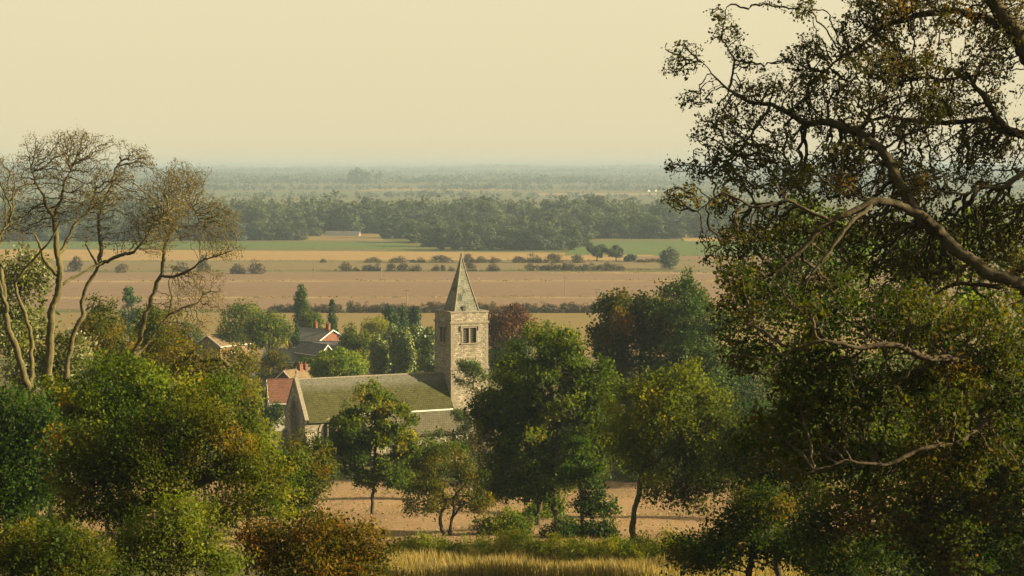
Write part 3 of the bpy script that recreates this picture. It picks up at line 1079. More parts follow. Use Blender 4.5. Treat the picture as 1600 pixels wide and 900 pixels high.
xg = -NL - GT
ww = arch_ring(hw - 0.02, spr, apex, 0.26, xg - 0.07, xg + 0.3, YC, 'x', sill_w).build("west_window", M['stone_trim'], church)
m = arch_ring(hw + 0.26, spr, apex + 0.34, 0.13, xg - 0.16, xg + 0.05, YC, 'x', spr - 0.2)
m.build("hood_mould", M['stone_trim'], ww)
m = MB()
for o in (-0.44, 0.44):
    m.box(xg + 0.08, xg + 0.28, YC + o - 0.07, YC + o + 0.07, sill_w, spr + 1.0)
m.box(xg + 0.02, xg + 0.3, YC - hw - 0.3, YC + hw + 0.3, sill_w - 0.2, sill_w)


def curve(pts, r):
    for p, q in zip(pts[:-1], pts[1:]):
        m.bar(p, q, r, 5)


for c, r_ in ((-0.92, 0.44), (0, 0.44), (0.92, 0.44)):
    for sg in (1, -1):
        curve([(xg + 0.18, YC + c + sg * o, z) for o, z in arch(r_, spr + 0.15, spr + 0.95, 5)], 0.06)
for c, zz, r_ in ((-0.44, spr + 1.3, 0.34), (0.44, spr + 1.3, 0.34), (0, spr + 2.05, 0.34)):
    curve([(xg + 0.18, YC + c + r_ * math.cos(a), zz + r_ * math.sin(a)) for a in np.linspace(0, 2 * math.pi, 13)], 0.06)
m.build("tracery", M['stone_trim'], ww)
m = MB()
m.prism([(YC - hw, sill_w)] + [(YC + o, z) for o, z in la_] + [(YC - o, z) for o, z in la_[::-1][1:]] + [(YC + hw, sill_w)], xg + 0.36, xg + 0.40, 'x')
m.build("pane", M['void'], ww)
sw = arch_ring(ah - 0.02, asp, aap, 0.30, y0n - 0.1, y0n + 0.3, ax0, 'y', 0.5).build("side_window", M['stone_trim'], church)
m = MB()
m.prism([(ax0 - ah, 0.5)] + [(ax0 + o, z) for o, z in al] + [(ax0 - o, z) for o, z in al[::-1][1:]] + [(ax0 + ah, 0.5)], y0n + 0.36, y0n + 0.42, 'y')
m.build("pane", M['void'], sw)
m = MB()
m.box(ax0 - 0.07, ax0 + 0.07, y0n + 0.1, y0n + 0.3, 0.5, aap - 0.15)
m.build("mullion", M['stone_trim'], sw)
# corner buttresses in two stages
for (x0, x1, ya, yb) in ((-NL - GT + 0.05, -NL + 0.55, y0n - 0.95, y0n), (-NL - GT - 0.95, -NL - GT, y0n + 0.05, y0n + 0.75), (-NL - GT - 0.95, -NL - GT, y1n - 0.75, y1n - 0.05)):
    mb = MB()
    mb.box(x0, x1, ya, yb, -1.0, 3.1)
    along_y = (yb - ya) > 0.85
    if along_y:
        mb.prism([(ya, 3.1), (yb, 3.1), (yb, 4.9), (ya + 0.45, 4.4), (ya + 0.45, 3.9)], x0, x1, 'x')
    else:
        mb.prism([(x0, 3.1), (x1, 3.1), (x1, 4.9), (x0 + 0.45, 4.4), (x0 + 0.45, 3.9)], ya, yb, 'y')
    mb.build("buttress", M['stone'], church)
# aisle
ya0, xa0, xa1 = y0n - 3.1, -13.2, 0.55
za1 = zc(640, 256) - 0.15
za0 = zc(672.5, 254.5)
mb = MB()
mb.box(xa0, xa1, ya0, ya0 + 0.5, -1.0, za0 - 0.02)
side = [(ya0 + 0.5, -1.0), (y0n - 0.02, -1.0), (y0n - 0.02, za1 - 0.12), (ya0 + 0.5, za0 + 0.05)]
mb.prism(side, xa0, xa0 + 0.5, 'x')
mb.prism(side, xa1 - 0.5, xa1, 'x')
aisle = mb.build("aisle_wall", M['stone'], church)
mb = MB()
mb.slab((xa0 - 0.2, ya0 - 0.22, za0 - 0.1), (xa1 + 0.15, ya0 - 0.22, za0 - 0.1), (xa1 + 0.15, y0n - 0.02, za1 - 0.06), (xa0 - 0.2, y0n - 0.02, za1 - 0.06), 0.12)
ar = mb.build("aisle_roof", M['aisle_roof'], church)
mb = MB()
mb.slab((xa0 - 0.2, y0n - 0.16, za1 + 0.03), (xa1 - 0.6, y0n - 0.16, za1 + 0.03), (xa1 - 0.6, y0n - 0.03, za1 + 0.22), (xa0 - 0.2, y0n - 0.03, za1 + 0.22), 0.03)
mb.build("lead_flashing", M['lead'], ar)
mb = MB()
mb.box(xa0 - 0.2, xa1 + 0.15, ya0 - 0.36, ya0 - 0.23, za0 - 0.24, za0 - 0.08)
gut = mb.build("gutter", M['louvre'], ar)
mb = MB()
mb.bar((-1.25, ya0 - 0.12, 0), (-1.25, ya0 - 0.12, za0 - 0.2), 0.1, 8)
mb.box(-1.4, -1.1, ya0 - 0.22, ya0 - 0.02, za0 - 0.6, za0 - 0.28)
mb.build("drainpipe", M['iron'], aisle)

# headstones on the verge in front of the churchyard
hs = None
for i, (px, row, d, hgt, lean) in enumerate(((518, 752, 233, 1.5, 0.02), (544, 754, 232, 1.7, -0.04), (553, 754, 231.5, 1.75, 0.10), (600, 752, 234, 1.3, 0.0))):
    m = MB()
    prof = [(-0.34, -0.2), (0.34, -0.2), (0.34, hgt * 0.75), (0.2, hgt * 0.93), (0, hgt), (-0.2, hgt * 0.93), (-0.34, hgt * 0.75)]
    m.prism(prof, -0.07, 0.07, 'y')
    m.box(-0.45, 0.45, -0.16, -0.071, -0.2, 0.14)
    o = m.build("headstone", M['headstone'])
    x = at(px, row, d)[0]
    o.location = (x, d, float(G(x, d)) + 0.1)
    o.rotation_euler = (0, lean, R(20))
    tag(o, ("pale rounded headstone on the green verge, leftmost beside the olive bush", "pale upright headstone standing just left of the leaning one on the verge",
            "pale headstone leaning to the right on the verge by the slender sycamore", "short pale headstone on the verge just right of the slender sycamore trunk")[i], "headstone", "headstones on the verge")

# ------------------------------------------------------------------ houses


def house(name, label, cat, px, row, d, rz, L, Wd, rise, wall, roof, chimneys=(), windows=(), barge='white', over=0.3, gutter=True):
    """Gabled house: gable apex at pixel (px, row), ridge running away along local -x."""
    p = at(px, row, d)
    g = float(G(p[0], p[1]))
    rt = empty(name, (p[0], p[1], g), R(rz))
    tag(rt, label, cat)
    zr = p[2] - g - 0.1
    ze = zr - rise
    h = Wd / 2
    m = MB()
    m.prism([(-h, -0.5), (h, -0.5), (h, ze), (0, zr), (-h, ze)], -L, 0, 'x')
    m.build("wall", M[wall], rt)
    k = rise / h
    m = MB()
    for s in (-1, 1):
        a = (-L - over, s * (h + over), ze - over * k + 0.02)
        b = (over, s * (h + over), ze - over * k + 0.02)
        c, d_ = (over, 0, zr + 0.02), (-L - over, 0, zr + 0.02)
        m.slab(*((a, b, c, d_) if s < 0 else (b, a, d_, c)), 0.1)
    ro = m.build("roof", M[roof], rt)
    m = MB()
    m.bar((-L - over, 0, zr + 0.15), (over, 0, zr + 0.15), 0.1, 6)
    m.build("ridge", M[roof], ro)
    for (cx_, cy_, hh, w_, dp_) in chimneys:
        m = MB()
        zz = zr - abs(cy_) * k
        m.box(cx_ - w_ / 2, cx_ + w_ / 2, cy_ - dp_ / 2, cy_ + dp_ / 2, zz - 0.5, zz + hh)
        m.box(cx_ - w_ / 2 - 0.06, cx_ + w_ / 2 + 0.06, cy_ - dp_ / 2 - 0.06, cy_ + dp_ / 2 + 0.06, zz + hh, zz + hh + 0.14)
        for q in ((-0.2, 0.2) if max(w_, dp_) > 0.7 else (0,)):
            m.bar((cx_ + (q if w_ >= dp_ else 0), cy_ + (q if dp_ > w_ else 0), zz + hh + 0.14), (cx_ + (q if w_ >= dp_ else 0), cy_ + (q if dp_ > w_ else 0), zz + hh + 0.55), 0.12, 8, 0.1)
        m.build("chimney", M['brick'], ro)
    for e in (0,):
        for s in (-1, 1):
            m = MB()
            a = np.array((over + 0.03, s * (h + over), ze - over * k - 0.06))
            b = np.array((over + 0.03, 0, zr - 0.06))
            t = np.array((0.06, 0, 0))
            u = np.array((0, 0, 0.24))
            m.add([a, a + t, b + t, b, a + u, a + t + u, b + t + u, b + u], [(0, 3, 2, 1), (4, 5, 6, 7), (0, 1, 5, 4), (1, 2, 6, 5), (2, 3, 7, 6), (3, 0, 4, 7)])
            m.build("bargeboard", M[barge], rt)
    if gutter:
        for s in (-1, 1):
            m = MB()
            y = s * (h + over + 0.06)
            m.box(-L - over, over, y - 0.06, y + 0.06, ze - over * k - 0.16, ze - over * k + 0.02)
            m.build("fascia", M[barge], rt)
    for (face, u, z, w_, hh) in windows:
        f, pn = MB(), MB()
        nb = 2 if w_ > 1.0 else 1
        if face == 'g':          # on the gable
            def bx(mm, u0, u1, d0, d1, z0, z1):
                mm.box(d0, d1, u0, u1, z0, z1)
            out, sg = 0.0, 1
        else:                    # on the -y or +y wall
            sgy = -1 if face == 'l' else 1
            def bx(mm, u0, u1, d0, d1, z0, z1, sgy=sgy):
                y_a, y_b = sorted((sgy * (h + d0), sgy * (h + d1)))
                mm.box(u0, u1, y_a, y_b, z0, z1)
        t = 0.08
        bx(f, u - w_ / 2, u + w_ / 2, 0.005, 0.06, z, z + t)
        bx(f, u - w_ / 2, u + w_ / 2, 0.005, 0.06, z + hh - t, z + hh)
        for q in range(nb + 1):
            uu = u - w_ / 2 + t / 2 + q * (w_ - t) / nb
            bx(f, uu - t / 2, uu + t / 2, 0.005, 0.06, z + t, z + hh - t)
        bx(f, u - w_ / 2 - 0.1, u + w_ / 2 + 0.1, 0.005, 0.12, z - 0.08, z - 0.003)
        fo = f.build("window", M['white'], rt)
        bx(pn, u - w_ / 2 + t, u + w_ / 2 - t, 0.006, 0.03, z + t, z + hh - t)
        pn.build("pane", M['void'], fo)
    return rt


house("house", "red brick house with white bargeboards and long grey roof below the two dark columnar trees", "house", 519, 515.5, 425, -40, 10.5, 8.0, 2.0,
      'brick', 'slate', [(-0.9, -0.35, 1.5, 0.9, 0.6), (-5.6, 0.3, 1.5, 0.9, 0.6)],
      [('g', 1.9, 4.3, 1.5, 1.2), ('g', -1.8, 1.2, 1.8, 1.4), ('l', -5.0, 4.0, 1.8, 1.3), ('l', -7.9, 3.9, 1.3, 1.4), ('l', -5.0, 1.0, 2.0, 1.4)])
house("house", "low dark roofed house with small white edged gable below the red brick house", "house", 511, 539, 395, -52, 10, 3.2, 1.7, 'brick_pale', 'slate_dark', [],
      [('g', 0, 2.6, 1.0, 1.0)])
house("house", "dark grey roof half hidden by bushes left of the small white edged gable", "house", 487, 545, 402, -12, 10, 7, 2.2, 'brick_pale', 'slate_dark', [],
      [('l', -4.0, 1.2, 1.8, 1.3)])
house("house", "house with wide dark roof directly behind the small white edged gable", "house", 542, 534, 410, -10, 7.0, 6, 2.0, 'brick_pale', 'slate_dark', [],
      [('l', -4.0, 3.2, 1.8, 1.3)])
house("house", "house with plain red tiled roof just left of the church gable", "house", 420, 593, 300, 192, 5.6, 7.4, 3.0, 'render', 'red_tile', [],
      [('r', -1.6, 3.2, 1.4, 1.1), ('r', -3.7, 3.2, 0.9, 1.1)])
house("house", "brown roofed house with pale gable boards and brick chimneys above the red tiled roof", "house", 445, 579.5, 330, 232, 8.0, 4.6, 1.7, 'brick', 'brown_tile',
      [(-0.35, -0.2, 0.1, 0.5, 0.5), (-3.6, 0.2, 1.0, 0.75, 0.6), (-4.9, 0.2, 0.9, 0.6, 0.6)], [('g', 0.6, 2.8, 1.0, 1.0)])
house("house", "dark roofed house showing low between the brown dome bush and red tiled roof", "house", 446, 582, 345, 10, 6, 7, 2.2, 'brick', 'slate_dark', [], [('l', -3.0, 2.6, 1.2, 1.1)])
house("house", "tan roofed house with pale gable boards behind the twigs of the bare trees", "house", 325, 524, 400, 236, 9.0, 6.8, 1.9, 'brick_pale', 'brown_tile',
      [], [('g', 0.4, 4.0, 1.2, 1.1), ('r', -3.5, 3.8, 1.8, 1.2)])
house("house", "house with orange lit roof edge leftmost behind the bare trees", "house", 286, 515, 405, -30, 9.0, 7.2, 2.6, 'brick', 'brown_tile', [(-2.5, 0.2, 1.2, 0.9, 0.6)], [('g', 0.4, 4.0, 1.2, 1.1)])
house("barn", "barn with blue grey slate roof between the big sycamores and the olive tree", "barn", 990, 659, 235, -8, 9.5, 7.0, 3.0, 'brick_pale', 'slate_blue', [],
      [('l', -3.0, 1.4, 1.3, 1.2), ('l', -6.0, 1.4, 1.3, 1.2)])
house("cottage", "cottage with pale wall and blue grey roof glimpsed through the foliage at right", "cottage", 1215, 633, 262, -25, 9.5, 6.5, 2.4, 'render', 'slate_blue', [],
      [('g', 0.5, 2.6, 1.2, 1.2), ('l', -3.0, 1.2, 1.3, 1.2)])
# far farmhouses, a few pixels each
for px, row, d, lab in ((653, 289.5, 4300, "tiny pale farmhouse in the far haze, leftmost of the three above the wood"),
                        (666, 288.5, 4350, "tiny pale farmhouse in the far haze, middle of the three above the wood"),
                        (688, 289, 4300, "tiny pale farmhouse in the far haze, rightmost of the three above the wood"),
                        (1014, 296, 3500, "tiny white house in the haze, left of the pair beside the right hand branches"),
                        (1025, 296, 3520, "tiny white house in the haze, right of the pair beside the right hand branches")):
    house("farmhouse", lab, "house", px, row, d, -50, 14, 9, 3.5, 'render', 'red_tile', [], [], gutter=False)
house("barn", "long low dark roofed barn in the gap at the foot of the far wood", "barn", 562, 361, 1290, -15, 24, 14, 5.0, 'brick_pale', 'slate_dark', [], [], barge='slate_dark')

# ------------------------------------------------------------------ power poles
pole_me = None
for px, row_b, row_t, arms, lab in ((883, 461, 433, 2, "wooden power pole with double crossarm on the brown field right of the spire"),
                                    (933, 483, 451, 2, "wooden power pole standing behind the hedge near the dark rounded trees"),
                                    (636, 476, 452, 1, "thin wooden pole on the brown field left of the church spire"),
                                    (595, 440, 412, 0, "pale leaning pole beside the field bushes"),
                                    (490, 433, 410, 0, "faint thin pole alone on the left of the brown field")):
    x, d = on_plain(px, row_b)
    g = float(G(x, d))
    h = at(px, row_t, d)[2] - g
    rt = empty("power_pole", (x, d, g))
    tag(rt, lab, "pole", "power poles across the fields")
    m = MB()
    m.bar((0, 0, -0.5), (0.25 if arms == 0 else 0.0, 0, h), 0.17, 8, 0.12)
    m.build("pole", M['pole'], rt)
    for k in range(arms):
        m = MB()
        z = h - 0.35 - 0.8 * k
        m.box(-1.25 + 0.2 * k, 1.25 - 0.2 * k, -0.22, -0.13, z, z + 0.14)
        c = m.build("crossarm", M['pole'], rt)
        m = MB()
        for q in (-1.1, 0.0, 1.1):
            m.bar((q * (1 - 0.15 * k), -0.17, z + 0.14), (q * (1 - 0.15 * k), -0.17, z + 0.34), 0.06, 6, 0.03)
        m.build("insulator", M['white'], c)

# ------------------------------------------------------------------ village trees
soft_tree("tree", "broad light green tree behind the left houses, beside the dark rounded one", "tree", 378, 472, 545, 78, 405, 'ash', 101, 6000, 0.42, tint_bias=-0.22)
soft_tree("tree", "large dark green rounded tree right of the tan roofed house", "tree", 420, 484, 552, 82, 385, 'sycamore', 102, 7000, 0.4, tint_bias=0.05)
soft_tree("tree", "brownish topped dome shaped bush above the dark low roof", "bush", 432, 541, 590, 62, 340, 'haw_brown', 103, 6500, 0.26, 'dome', trunk=False, tint_bias=-0.05)
soft_tree("poplar", "tall narrow poplar left of the dark cone shaped conifer", "tree", 471, 444, 520, 23, 455, 'dark', 104, 3500, 0.4, 'column', tint_bias=0.25, nl=34)
soft_tree("tree", "pale grey green tree at the foot of the tall narrow poplar", "tree", 487, 488, 522, 46, 450, 'ash', 105, 3500, 0.4, tint_bias=-0.2)
soft_tree("conifer", "dark cone shaped conifer just right of the tall poplar", "tree", 519, 467, 530, 23, 435, 'conifer', 106, 3500, 0.36, 'cone', nl=40)
soft_tree("conifer", "small dark conifer at the left end of the red brick house", "tree", 463, 507, 535, 16, 418, 'conifer', 107, 1800, 0.34, 'cone', nl=24)
for i, (px, tp, w) in enumerate(((610, 479, 26), (628, 480, 25), (647, 481, 24))):
    soft_tree("conifer", ("flat topped dark conifer, left of the block by the tower", "flat topped dark conifer in the middle of the block by the tower",
                          "flat topped dark conifer, right of the block nearest the tower")[i], "tree", px, tp, 530, w, 428 + i * 2, 'conifer', 110 + i, 3500, 0.36, 'column', group="dark conifer block left of the tower", nl=30)
soft_tree("willow", "yellow green feathery tree in front of the dark conifer block", "tree", 593, 493, 548, 60, 405, 'willow', 115, 6000, 0.36, tint_bias=-0.1)
soft_tree("tree", "dark green rounded tree just right of the red brick house", "tree", 557, 499, 570, 46, 362, 'sycamore', 116, 6000, 0.34, tint_bias=0.05)
for i, (px, tp, w, d) in enumerate(((590, 524, 34, 338), (612, 509, 36, 342), (633, 513, 34, 336), (652, 507, 34, 341), (672, 514, 36, 333))):
    soft_tree("poplar", ("leafy poplar with pale glinting leaves, leftmost of the five beside the tower", "leafy poplar with pale glinting leaves, second from left of five beside the tower",
                         "leafy poplar with pale glinting leaves, middle of the five beside the tower", "leafy poplar with pale glinting leaves, fourth from left of five beside the tower",
                         "leafy poplar with pale glinting leaves, nearest of the five to the tower")[i], "tree", px, tp, 590, w, d, 'poplar', 120 + i, 6500, 0.34, 'column', group="poplars beside the tower", nl=46)
soft_tree("tree", "bright green rounded tree rising above the nave roof", "tree", 526, 545, 596, 98, 312, 'bright', 130, 9000, 0.34, tint_bias=0.2, nl=50, lr=0.26)
soft_tree("bush", "dark green garden bush between the grey roofs", "bush", 478, 552, 585, 40, 372, 'dark', 131, 3000, 0.32, 'dome', trunk=False, tint_bias=0.2)
soft_tree("bush", "green garden shrub below the red tiled roof beside the church gable", "bush", 428, 622, 665, 46, 284, 'dark', 132, 5000, 0.25, 'dome', trunk=False, tint_bias=0.3)
soft_tree("copper_beech", "dark purple brown copper beech right behind the church tower", "tree", 796, 474, 560, 92, 325, 'copper', 133, 9000, 0.34, nl=50, lr=0.26)
soft_tree("tree", "dark green tree between the copper beech and the big sycamores", "tree", 800, 528, 610, 80, 300, 'dark', 134, 7000, 0.32, tint_bias=0.1)
soft_tree("tree", "small green tree peeping above the big sycamores near the pale field", "tree", 862, 500, 560, 44, 330, 'ash', 135, 3500, 0.34)
soft_tree("tree", "small dark shrub showing right of the copper beech", "bush", 845, 499, 560, 16, 335, 'dark', 136, 1500, 0.3)
soft_tree("tree", "small bluish conifer far behind the left bare trees", "tree", 203, 440, 540, 32, 420, 'conifer', 137, 3000, 0.36, tint_bias=0.3)
soft_tree("tree", "dark green tree behind the houses at the far left", "tree", 290, 500, 560, 70, 430, 'dark', 138, 5000, 0.4, tint_bias=0.2)
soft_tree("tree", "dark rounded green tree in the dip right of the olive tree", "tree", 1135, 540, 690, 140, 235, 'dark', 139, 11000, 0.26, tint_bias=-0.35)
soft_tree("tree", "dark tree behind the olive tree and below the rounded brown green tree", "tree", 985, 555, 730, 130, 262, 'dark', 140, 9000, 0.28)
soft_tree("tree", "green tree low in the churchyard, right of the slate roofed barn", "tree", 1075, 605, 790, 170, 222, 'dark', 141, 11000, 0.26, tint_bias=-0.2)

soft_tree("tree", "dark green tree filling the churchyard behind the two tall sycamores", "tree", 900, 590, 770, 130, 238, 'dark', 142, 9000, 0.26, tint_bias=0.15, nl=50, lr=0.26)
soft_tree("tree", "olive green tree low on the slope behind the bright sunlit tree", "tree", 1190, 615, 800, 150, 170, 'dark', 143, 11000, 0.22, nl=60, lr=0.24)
soft_tree("bush", "dark bushes right of the barn at the far edge of the pale field", "bush", 1000, 700, 775, 90, 228, 'haw_green', 144, 6000, 0.22, 'dome', trunk=False, nl=40)
soft_tree("bush", "dark green bush on the verge between the aisle wall and the twisted hawthorn", "bush", 650, 700, 752, 70, 236, 'dark', 145, 5000, 0.22, 'dome', trunk=False, tint_bias=0.2, nl=30)
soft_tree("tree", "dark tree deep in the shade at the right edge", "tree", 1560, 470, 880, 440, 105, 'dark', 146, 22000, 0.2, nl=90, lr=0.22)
# ------------------------------------------------------------------ mid-distance trees grown with branches
fine_tree("oak", "large rounded brown green tree at the field edge right of the sycamores", "tree", 1000, 232, [(1000, 600), (1002, 560)],
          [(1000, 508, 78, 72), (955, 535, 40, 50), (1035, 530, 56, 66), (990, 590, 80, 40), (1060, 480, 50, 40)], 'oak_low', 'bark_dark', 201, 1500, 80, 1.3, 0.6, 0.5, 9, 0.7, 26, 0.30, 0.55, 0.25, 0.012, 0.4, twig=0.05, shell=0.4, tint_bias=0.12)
fine_tree("pine", "dark green pine top with flat clumps beside the right hand oak branches", "tree", 1072, 226, [(1070, 600), (1072, 520), (1070, 470)],
          [(1066, 468, 50, 34), (1085, 510, 66, 46), (1105, 565, 70, 56), (1060, 560, 60, 50)], 'pine', 'bark_dark', 202, 1200, 60, 1.1, 0.4, 0.5, 9, 0.7, 26, 0.28, 0.5, 0.2, 0.012, 0.4, twig=0.05, tint_bias=-0.1)
fine_tree("pine", "small gnarled pine with reddish trunk standing in front of the church tower", "tree", 750, 243, [(748, 680), (743, 650), (747, 625), (739, 605), (740, 588)],
          [(738, 574, 32, 14), (757, 590, 17, 15), (722, 594, 17, 12), (738, 590, 20, 10), (722, 655, 20, 20), (755, 652, 18, 22)], 'pine', 'bark_pine', 203, 520, 34, 0.7, 0.45, 0.3, 5, 0.45, 26, 0.15, 0.26, 0.3, 0.012, 0.22,
          twig=0.035, tint_bias=0.15)
fine_tree("bush", "brownish bush in the churchyard right below the aisle wall", "bush", 720, 225, [(720, 712)], [(720, 700, 50, 28), (690, 706, 30, 18)], 'haw_brown', 'bark_dark', 204, 500, 30, 0.8, 0.7, 0.4, 6, 0.6, 16, 0.18, 0.3, tip=0.008, r0=0.14, twig=0.035)
fine_tree("sycamore", "slender sycamore with layered leaf clumps standing on the pale field before the nave", "tree", 580, 172, [(581, 790), (582, 760), (585, 720), (588, 680), (586, 645), (584, 622)],
          [(586, 638, 54, 40), (555, 668, 52, 36), (620, 666, 46, 38), (542, 706, 36, 24), (632, 710, 38, 28), (585, 694, 74, 42), (560, 744, 44, 14), (615, 746, 44, 14)],
          'sycamore', 'bark_dark', 205, 1500, 100, 0.76, 0.40, 0.33, 6, 0.5, 20, 0.22, 0.27, 0.15, 0.009, 0.21, twig=0.03, shell=0.5, tint_bias=0.06)
fine_tree("sycamore", "leafy sycamore low behind the slender one, right of its trunk", "tree", 655, 195, [(655, 740), (652, 715)],
          [(655, 715, 58, 40), (630, 700, 38, 28), (690, 705, 40, 26), (640, 748, 60, 22)], 'sycamore', 'bark_dark', 206, 700, 40, 0.9, 0.5, 0.4, 6, 0.6, 15, 0.21, 0.3, 0.15, 0.009, 0.2, twig=0.03, tint_bias=0.0)
fine_tree("sycamore", "tallest dark green sycamore right of the church tower", "tree", 868, 146, [(868, 800), (866, 740), (864, 680), (862, 620), (860, 570), (856, 540)],
          [(856, 545, 58, 42), (895, 568, 66, 50), (825, 575, 52, 44), (880, 640, 92, 66), (925, 615, 54, 60), (835, 660, 70, 66), (905, 710, 76, 55), (860, 760, 78, 42), (935, 690, 44, 60)],
          'sycamore', 'bark_dark', 207, 2300, 170, 0.85, 0.4, 0.35, 7, 0.6, 17, 0.20, 0.30, 0.15, 0.009, 0.30, twig=0.03, shell=0.5, tint_bias=0.0)
fine_tree("sycamore", "left of the two tall sycamores, dark crown reaching over the twisted hawthorn", "tree", 841, 149, [(841, 800), (838, 750), (828, 700), (815, 650), (800, 610)],
          [(790, 640, 52, 50), (775, 690, 50, 52), (808, 605, 42, 42), (800, 745, 60, 42), (770, 765, 44, 32), (825, 700, 55, 65), (766, 640, 32, 36)],
          'sycamore', 'bark_dark', 208, 1700, 120, 0.82, 0.4, 0.35, 7, 0.55, 16, 0.20, 0.30, 0.15, 0.009, 0.28, twig=0.03, shell=0.5, tint_bias=-0.02)
fine_tree("sycamore", "slim dark sapling with drooping low branches in front of the tall sycamores", "tree", 911, 127, [(911, 850), (909, 800), (906, 760), (908, 720), (912, 690)],
          [(910, 700, 34, 34), (935, 740, 30, 26), (885, 745, 30, 22), (930, 790, 36, 18), (925, 825, 46, 9), (940, 835, 34, 7)], 'dark', 'bark_dark', 209, 750, 45, 0.6, 0.4, 0.28, 5, 0.45, 15, 0.16, 0.22, 0.15, 0.008, 0.17, twig=0.026, tint_bias=0.1)
fine_tree("ash_tree", "olive yellow tree with slanting trunk on the right edge of the pale field", "tree", 981, 104, [(984, 850), (990, 800), (998, 765), (1008, 730), (1018, 700), (1022, 660)],
          [(1010, 612, 56, 44), (995, 660, 62, 55), (1050, 640, 55, 42), (1090, 680, 55, 45), (1125, 690, 45, 40), (1150, 700, 34, 30), (1040, 725, 66, 46), (1100, 735, 66, 44), (975, 705, 40, 40), (1075, 780, 56, 30), (1060, 600, 50, 40), (1120, 650, 50, 50)],
          'ash', 'bark_moss', 210, 2200, 120, 0.75, 0.7, 0.26, 5, 0.44, 14, 0.13, 0.26, 0.18, 0.007, 0.24, [([(998, 765), (1020, 725, -0.5), (1050, 695, -1), (1085, 675, -1.5)], 0.11, 0.05), ([(1008, 730), (1040, 712, 1), (1065, 700, 1.5)], 0.09, 0.04)], 0.024, shell=0.3, up_leaf=0.1)
fine_tree("hawthorn", "twisted multi stemmed hawthorn with thin brown foliage on the pale field", "tree", 698, 137, [(694, 835), (688, 812), (694, 785), (690, 762), (700, 745)],
          [(700, 725, 58, 30), (665, 745, 38, 26), (735, 735, 34, 28), (690, 775, 64, 28), (645, 790, 40, 18), (740, 785, 36, 20)], 'haw_brown', 'bark_dark', 211, 1100, 60, 0.6, 0.6, 0.22, 4, 0.38, 7, 0.13, 0.2, 0.4, 0.009, 0.20,
          [([(697, 858), (702, 830, 0.5), (710, 805, 0.7), (708, 780, 0.5), (722, 760, 0.4), (735, 745, 0.2)], 0.17, 0.06), ([(693, 790), (680, 778, -0.6), (664, 782, -0.9), (648, 790, -1)], 0.1, 0.04), ([(710, 805, 0.7), (720, 790, 0.3), (714, 770, -0.3), (700, 752, -0.6)], 0.11, 0.05)], 0.026, tint_bias=-0.22)
fine_tree("bush", "brownish bush left of the two tall sycamore trunks", "bush", 790, 138, [(790, 840)], [(790, 822, 52, 32), (765, 835, 30, 18)], 'haw_green', 'bark_dark', 212, 700, 40, 0.6, 0.6, 0.28, 5, 0.45, 14, 0.14, 0.24, tip=0.007, r0=0.1, twig=0.028, tint_bias=0.15)
fine_tree("bush", "bright yellow green bush between the sycamore trunks", "bush", 852, 165, [(852, 815)], [(850, 806, 36, 26)], 'bright', 'bark_dark', 213, 350, 24, 0.6, 0.6, 0.3, 5, 0.5, 16, 0.16, 0.25, tip=0.007, r0=0.1, twig=0.028, tint_bias=0.15)
fine_tree("bush", "dark green bush at the foot of the tall sycamores", "bush", 892, 136, [(892, 850)], [(892, 832, 44, 24), (860, 838, 26, 16), (925, 842, 26, 14)], 'dark', 'bark_dark', 214, 600, 36, 0.55, 0.6, 0.28, 5, 0.45, 16, 0.15, 0.24, tip=0.007, r0=0.1, twig=0.028)
fine_tree("bush", "olive brown bush left of the slender sycamore on the field edge", "bush", 478, 112, [(480, 800), (482, 760)], [(478, 722, 50, 44), (455, 745, 34, 36), (505, 740, 30, 36), (470, 780, 40, 24)], 'haw_brown', 'bark_dark', 215, 1300, 70, 0.6, 0.6, 0.24, 5, 0.4, 12, 0.12, 0.22, tip=0.007, r0=0.14, twig=0.026, tint_bias=-0.15)

# low scrub along the foot of the slope
SCRUB = [(640, 872, 34, 14, 106), (672, 866, 30, 13, 112), (705, 874, 34, 16, 104), (742, 866, 34, 15, 110), (775, 872, 30, 13, 103), (808, 868, 34, 16, 108), (846, 874, 36, 16, 102), (880, 866, 32, 14, 112),
         (915, 876, 34, 15, 100), (948, 868, 34, 18, 107), (976, 876, 30, 16, 99), (1010, 868, 34, 17, 106), (1044, 876, 34, 20, 99)]
SC_LAB = ["leftmost green bramble bush in the scrub row beside the red berried bush", "low bramble bush in the scrub row left of the twisted hawthorn foot", "green bramble bush just in front of the twisted hawthorn foot",
          "bramble bush in the scrub row between the hawthorn and the brownish bush", "low bramble bush in front of the brownish bush", "green bramble bush left of the two tall sycamore trunks at their foot",
          "bramble bush below the left tall sycamore trunk", "low bramble bush below the dark green bush", "bramble bush at the foot of the slim dark sapling",
          "bramble bush between the slim sapling and the slanting trunk", "yellow green bramble bush in front of the slanting trunk", "bramble bush just right of the slanting trunk", "rightmost bramble bush of the scrub row, below the olive tree"]
for i, (px, row, rx, ry, d) in enumerate(SCRUB):
    fine_tree("bramble_bush", SC_LAB[i], "bush", px, d, [(px, row + 4)], [(px, row - 4, rx * 1.2, ry * (1.6 + 0.7 * math.sin(i * 2.7))), (px + 14 * math.sin(i * 5.1), row - 14, rx * 0.5, ry * 1.2)], 'scrub', 'bark_dark', 300 + i, 420, 26, 0.42, 0.6, 0.2, 4, 0.3, 16, 0.10, 0.2, tip=0.005, r0=0.05, twig=0.02,
              group="bramble scrub along the grass", tint_bias=0.12 + 0.14 * math.sin(i * 2.1), min_r=0.004)

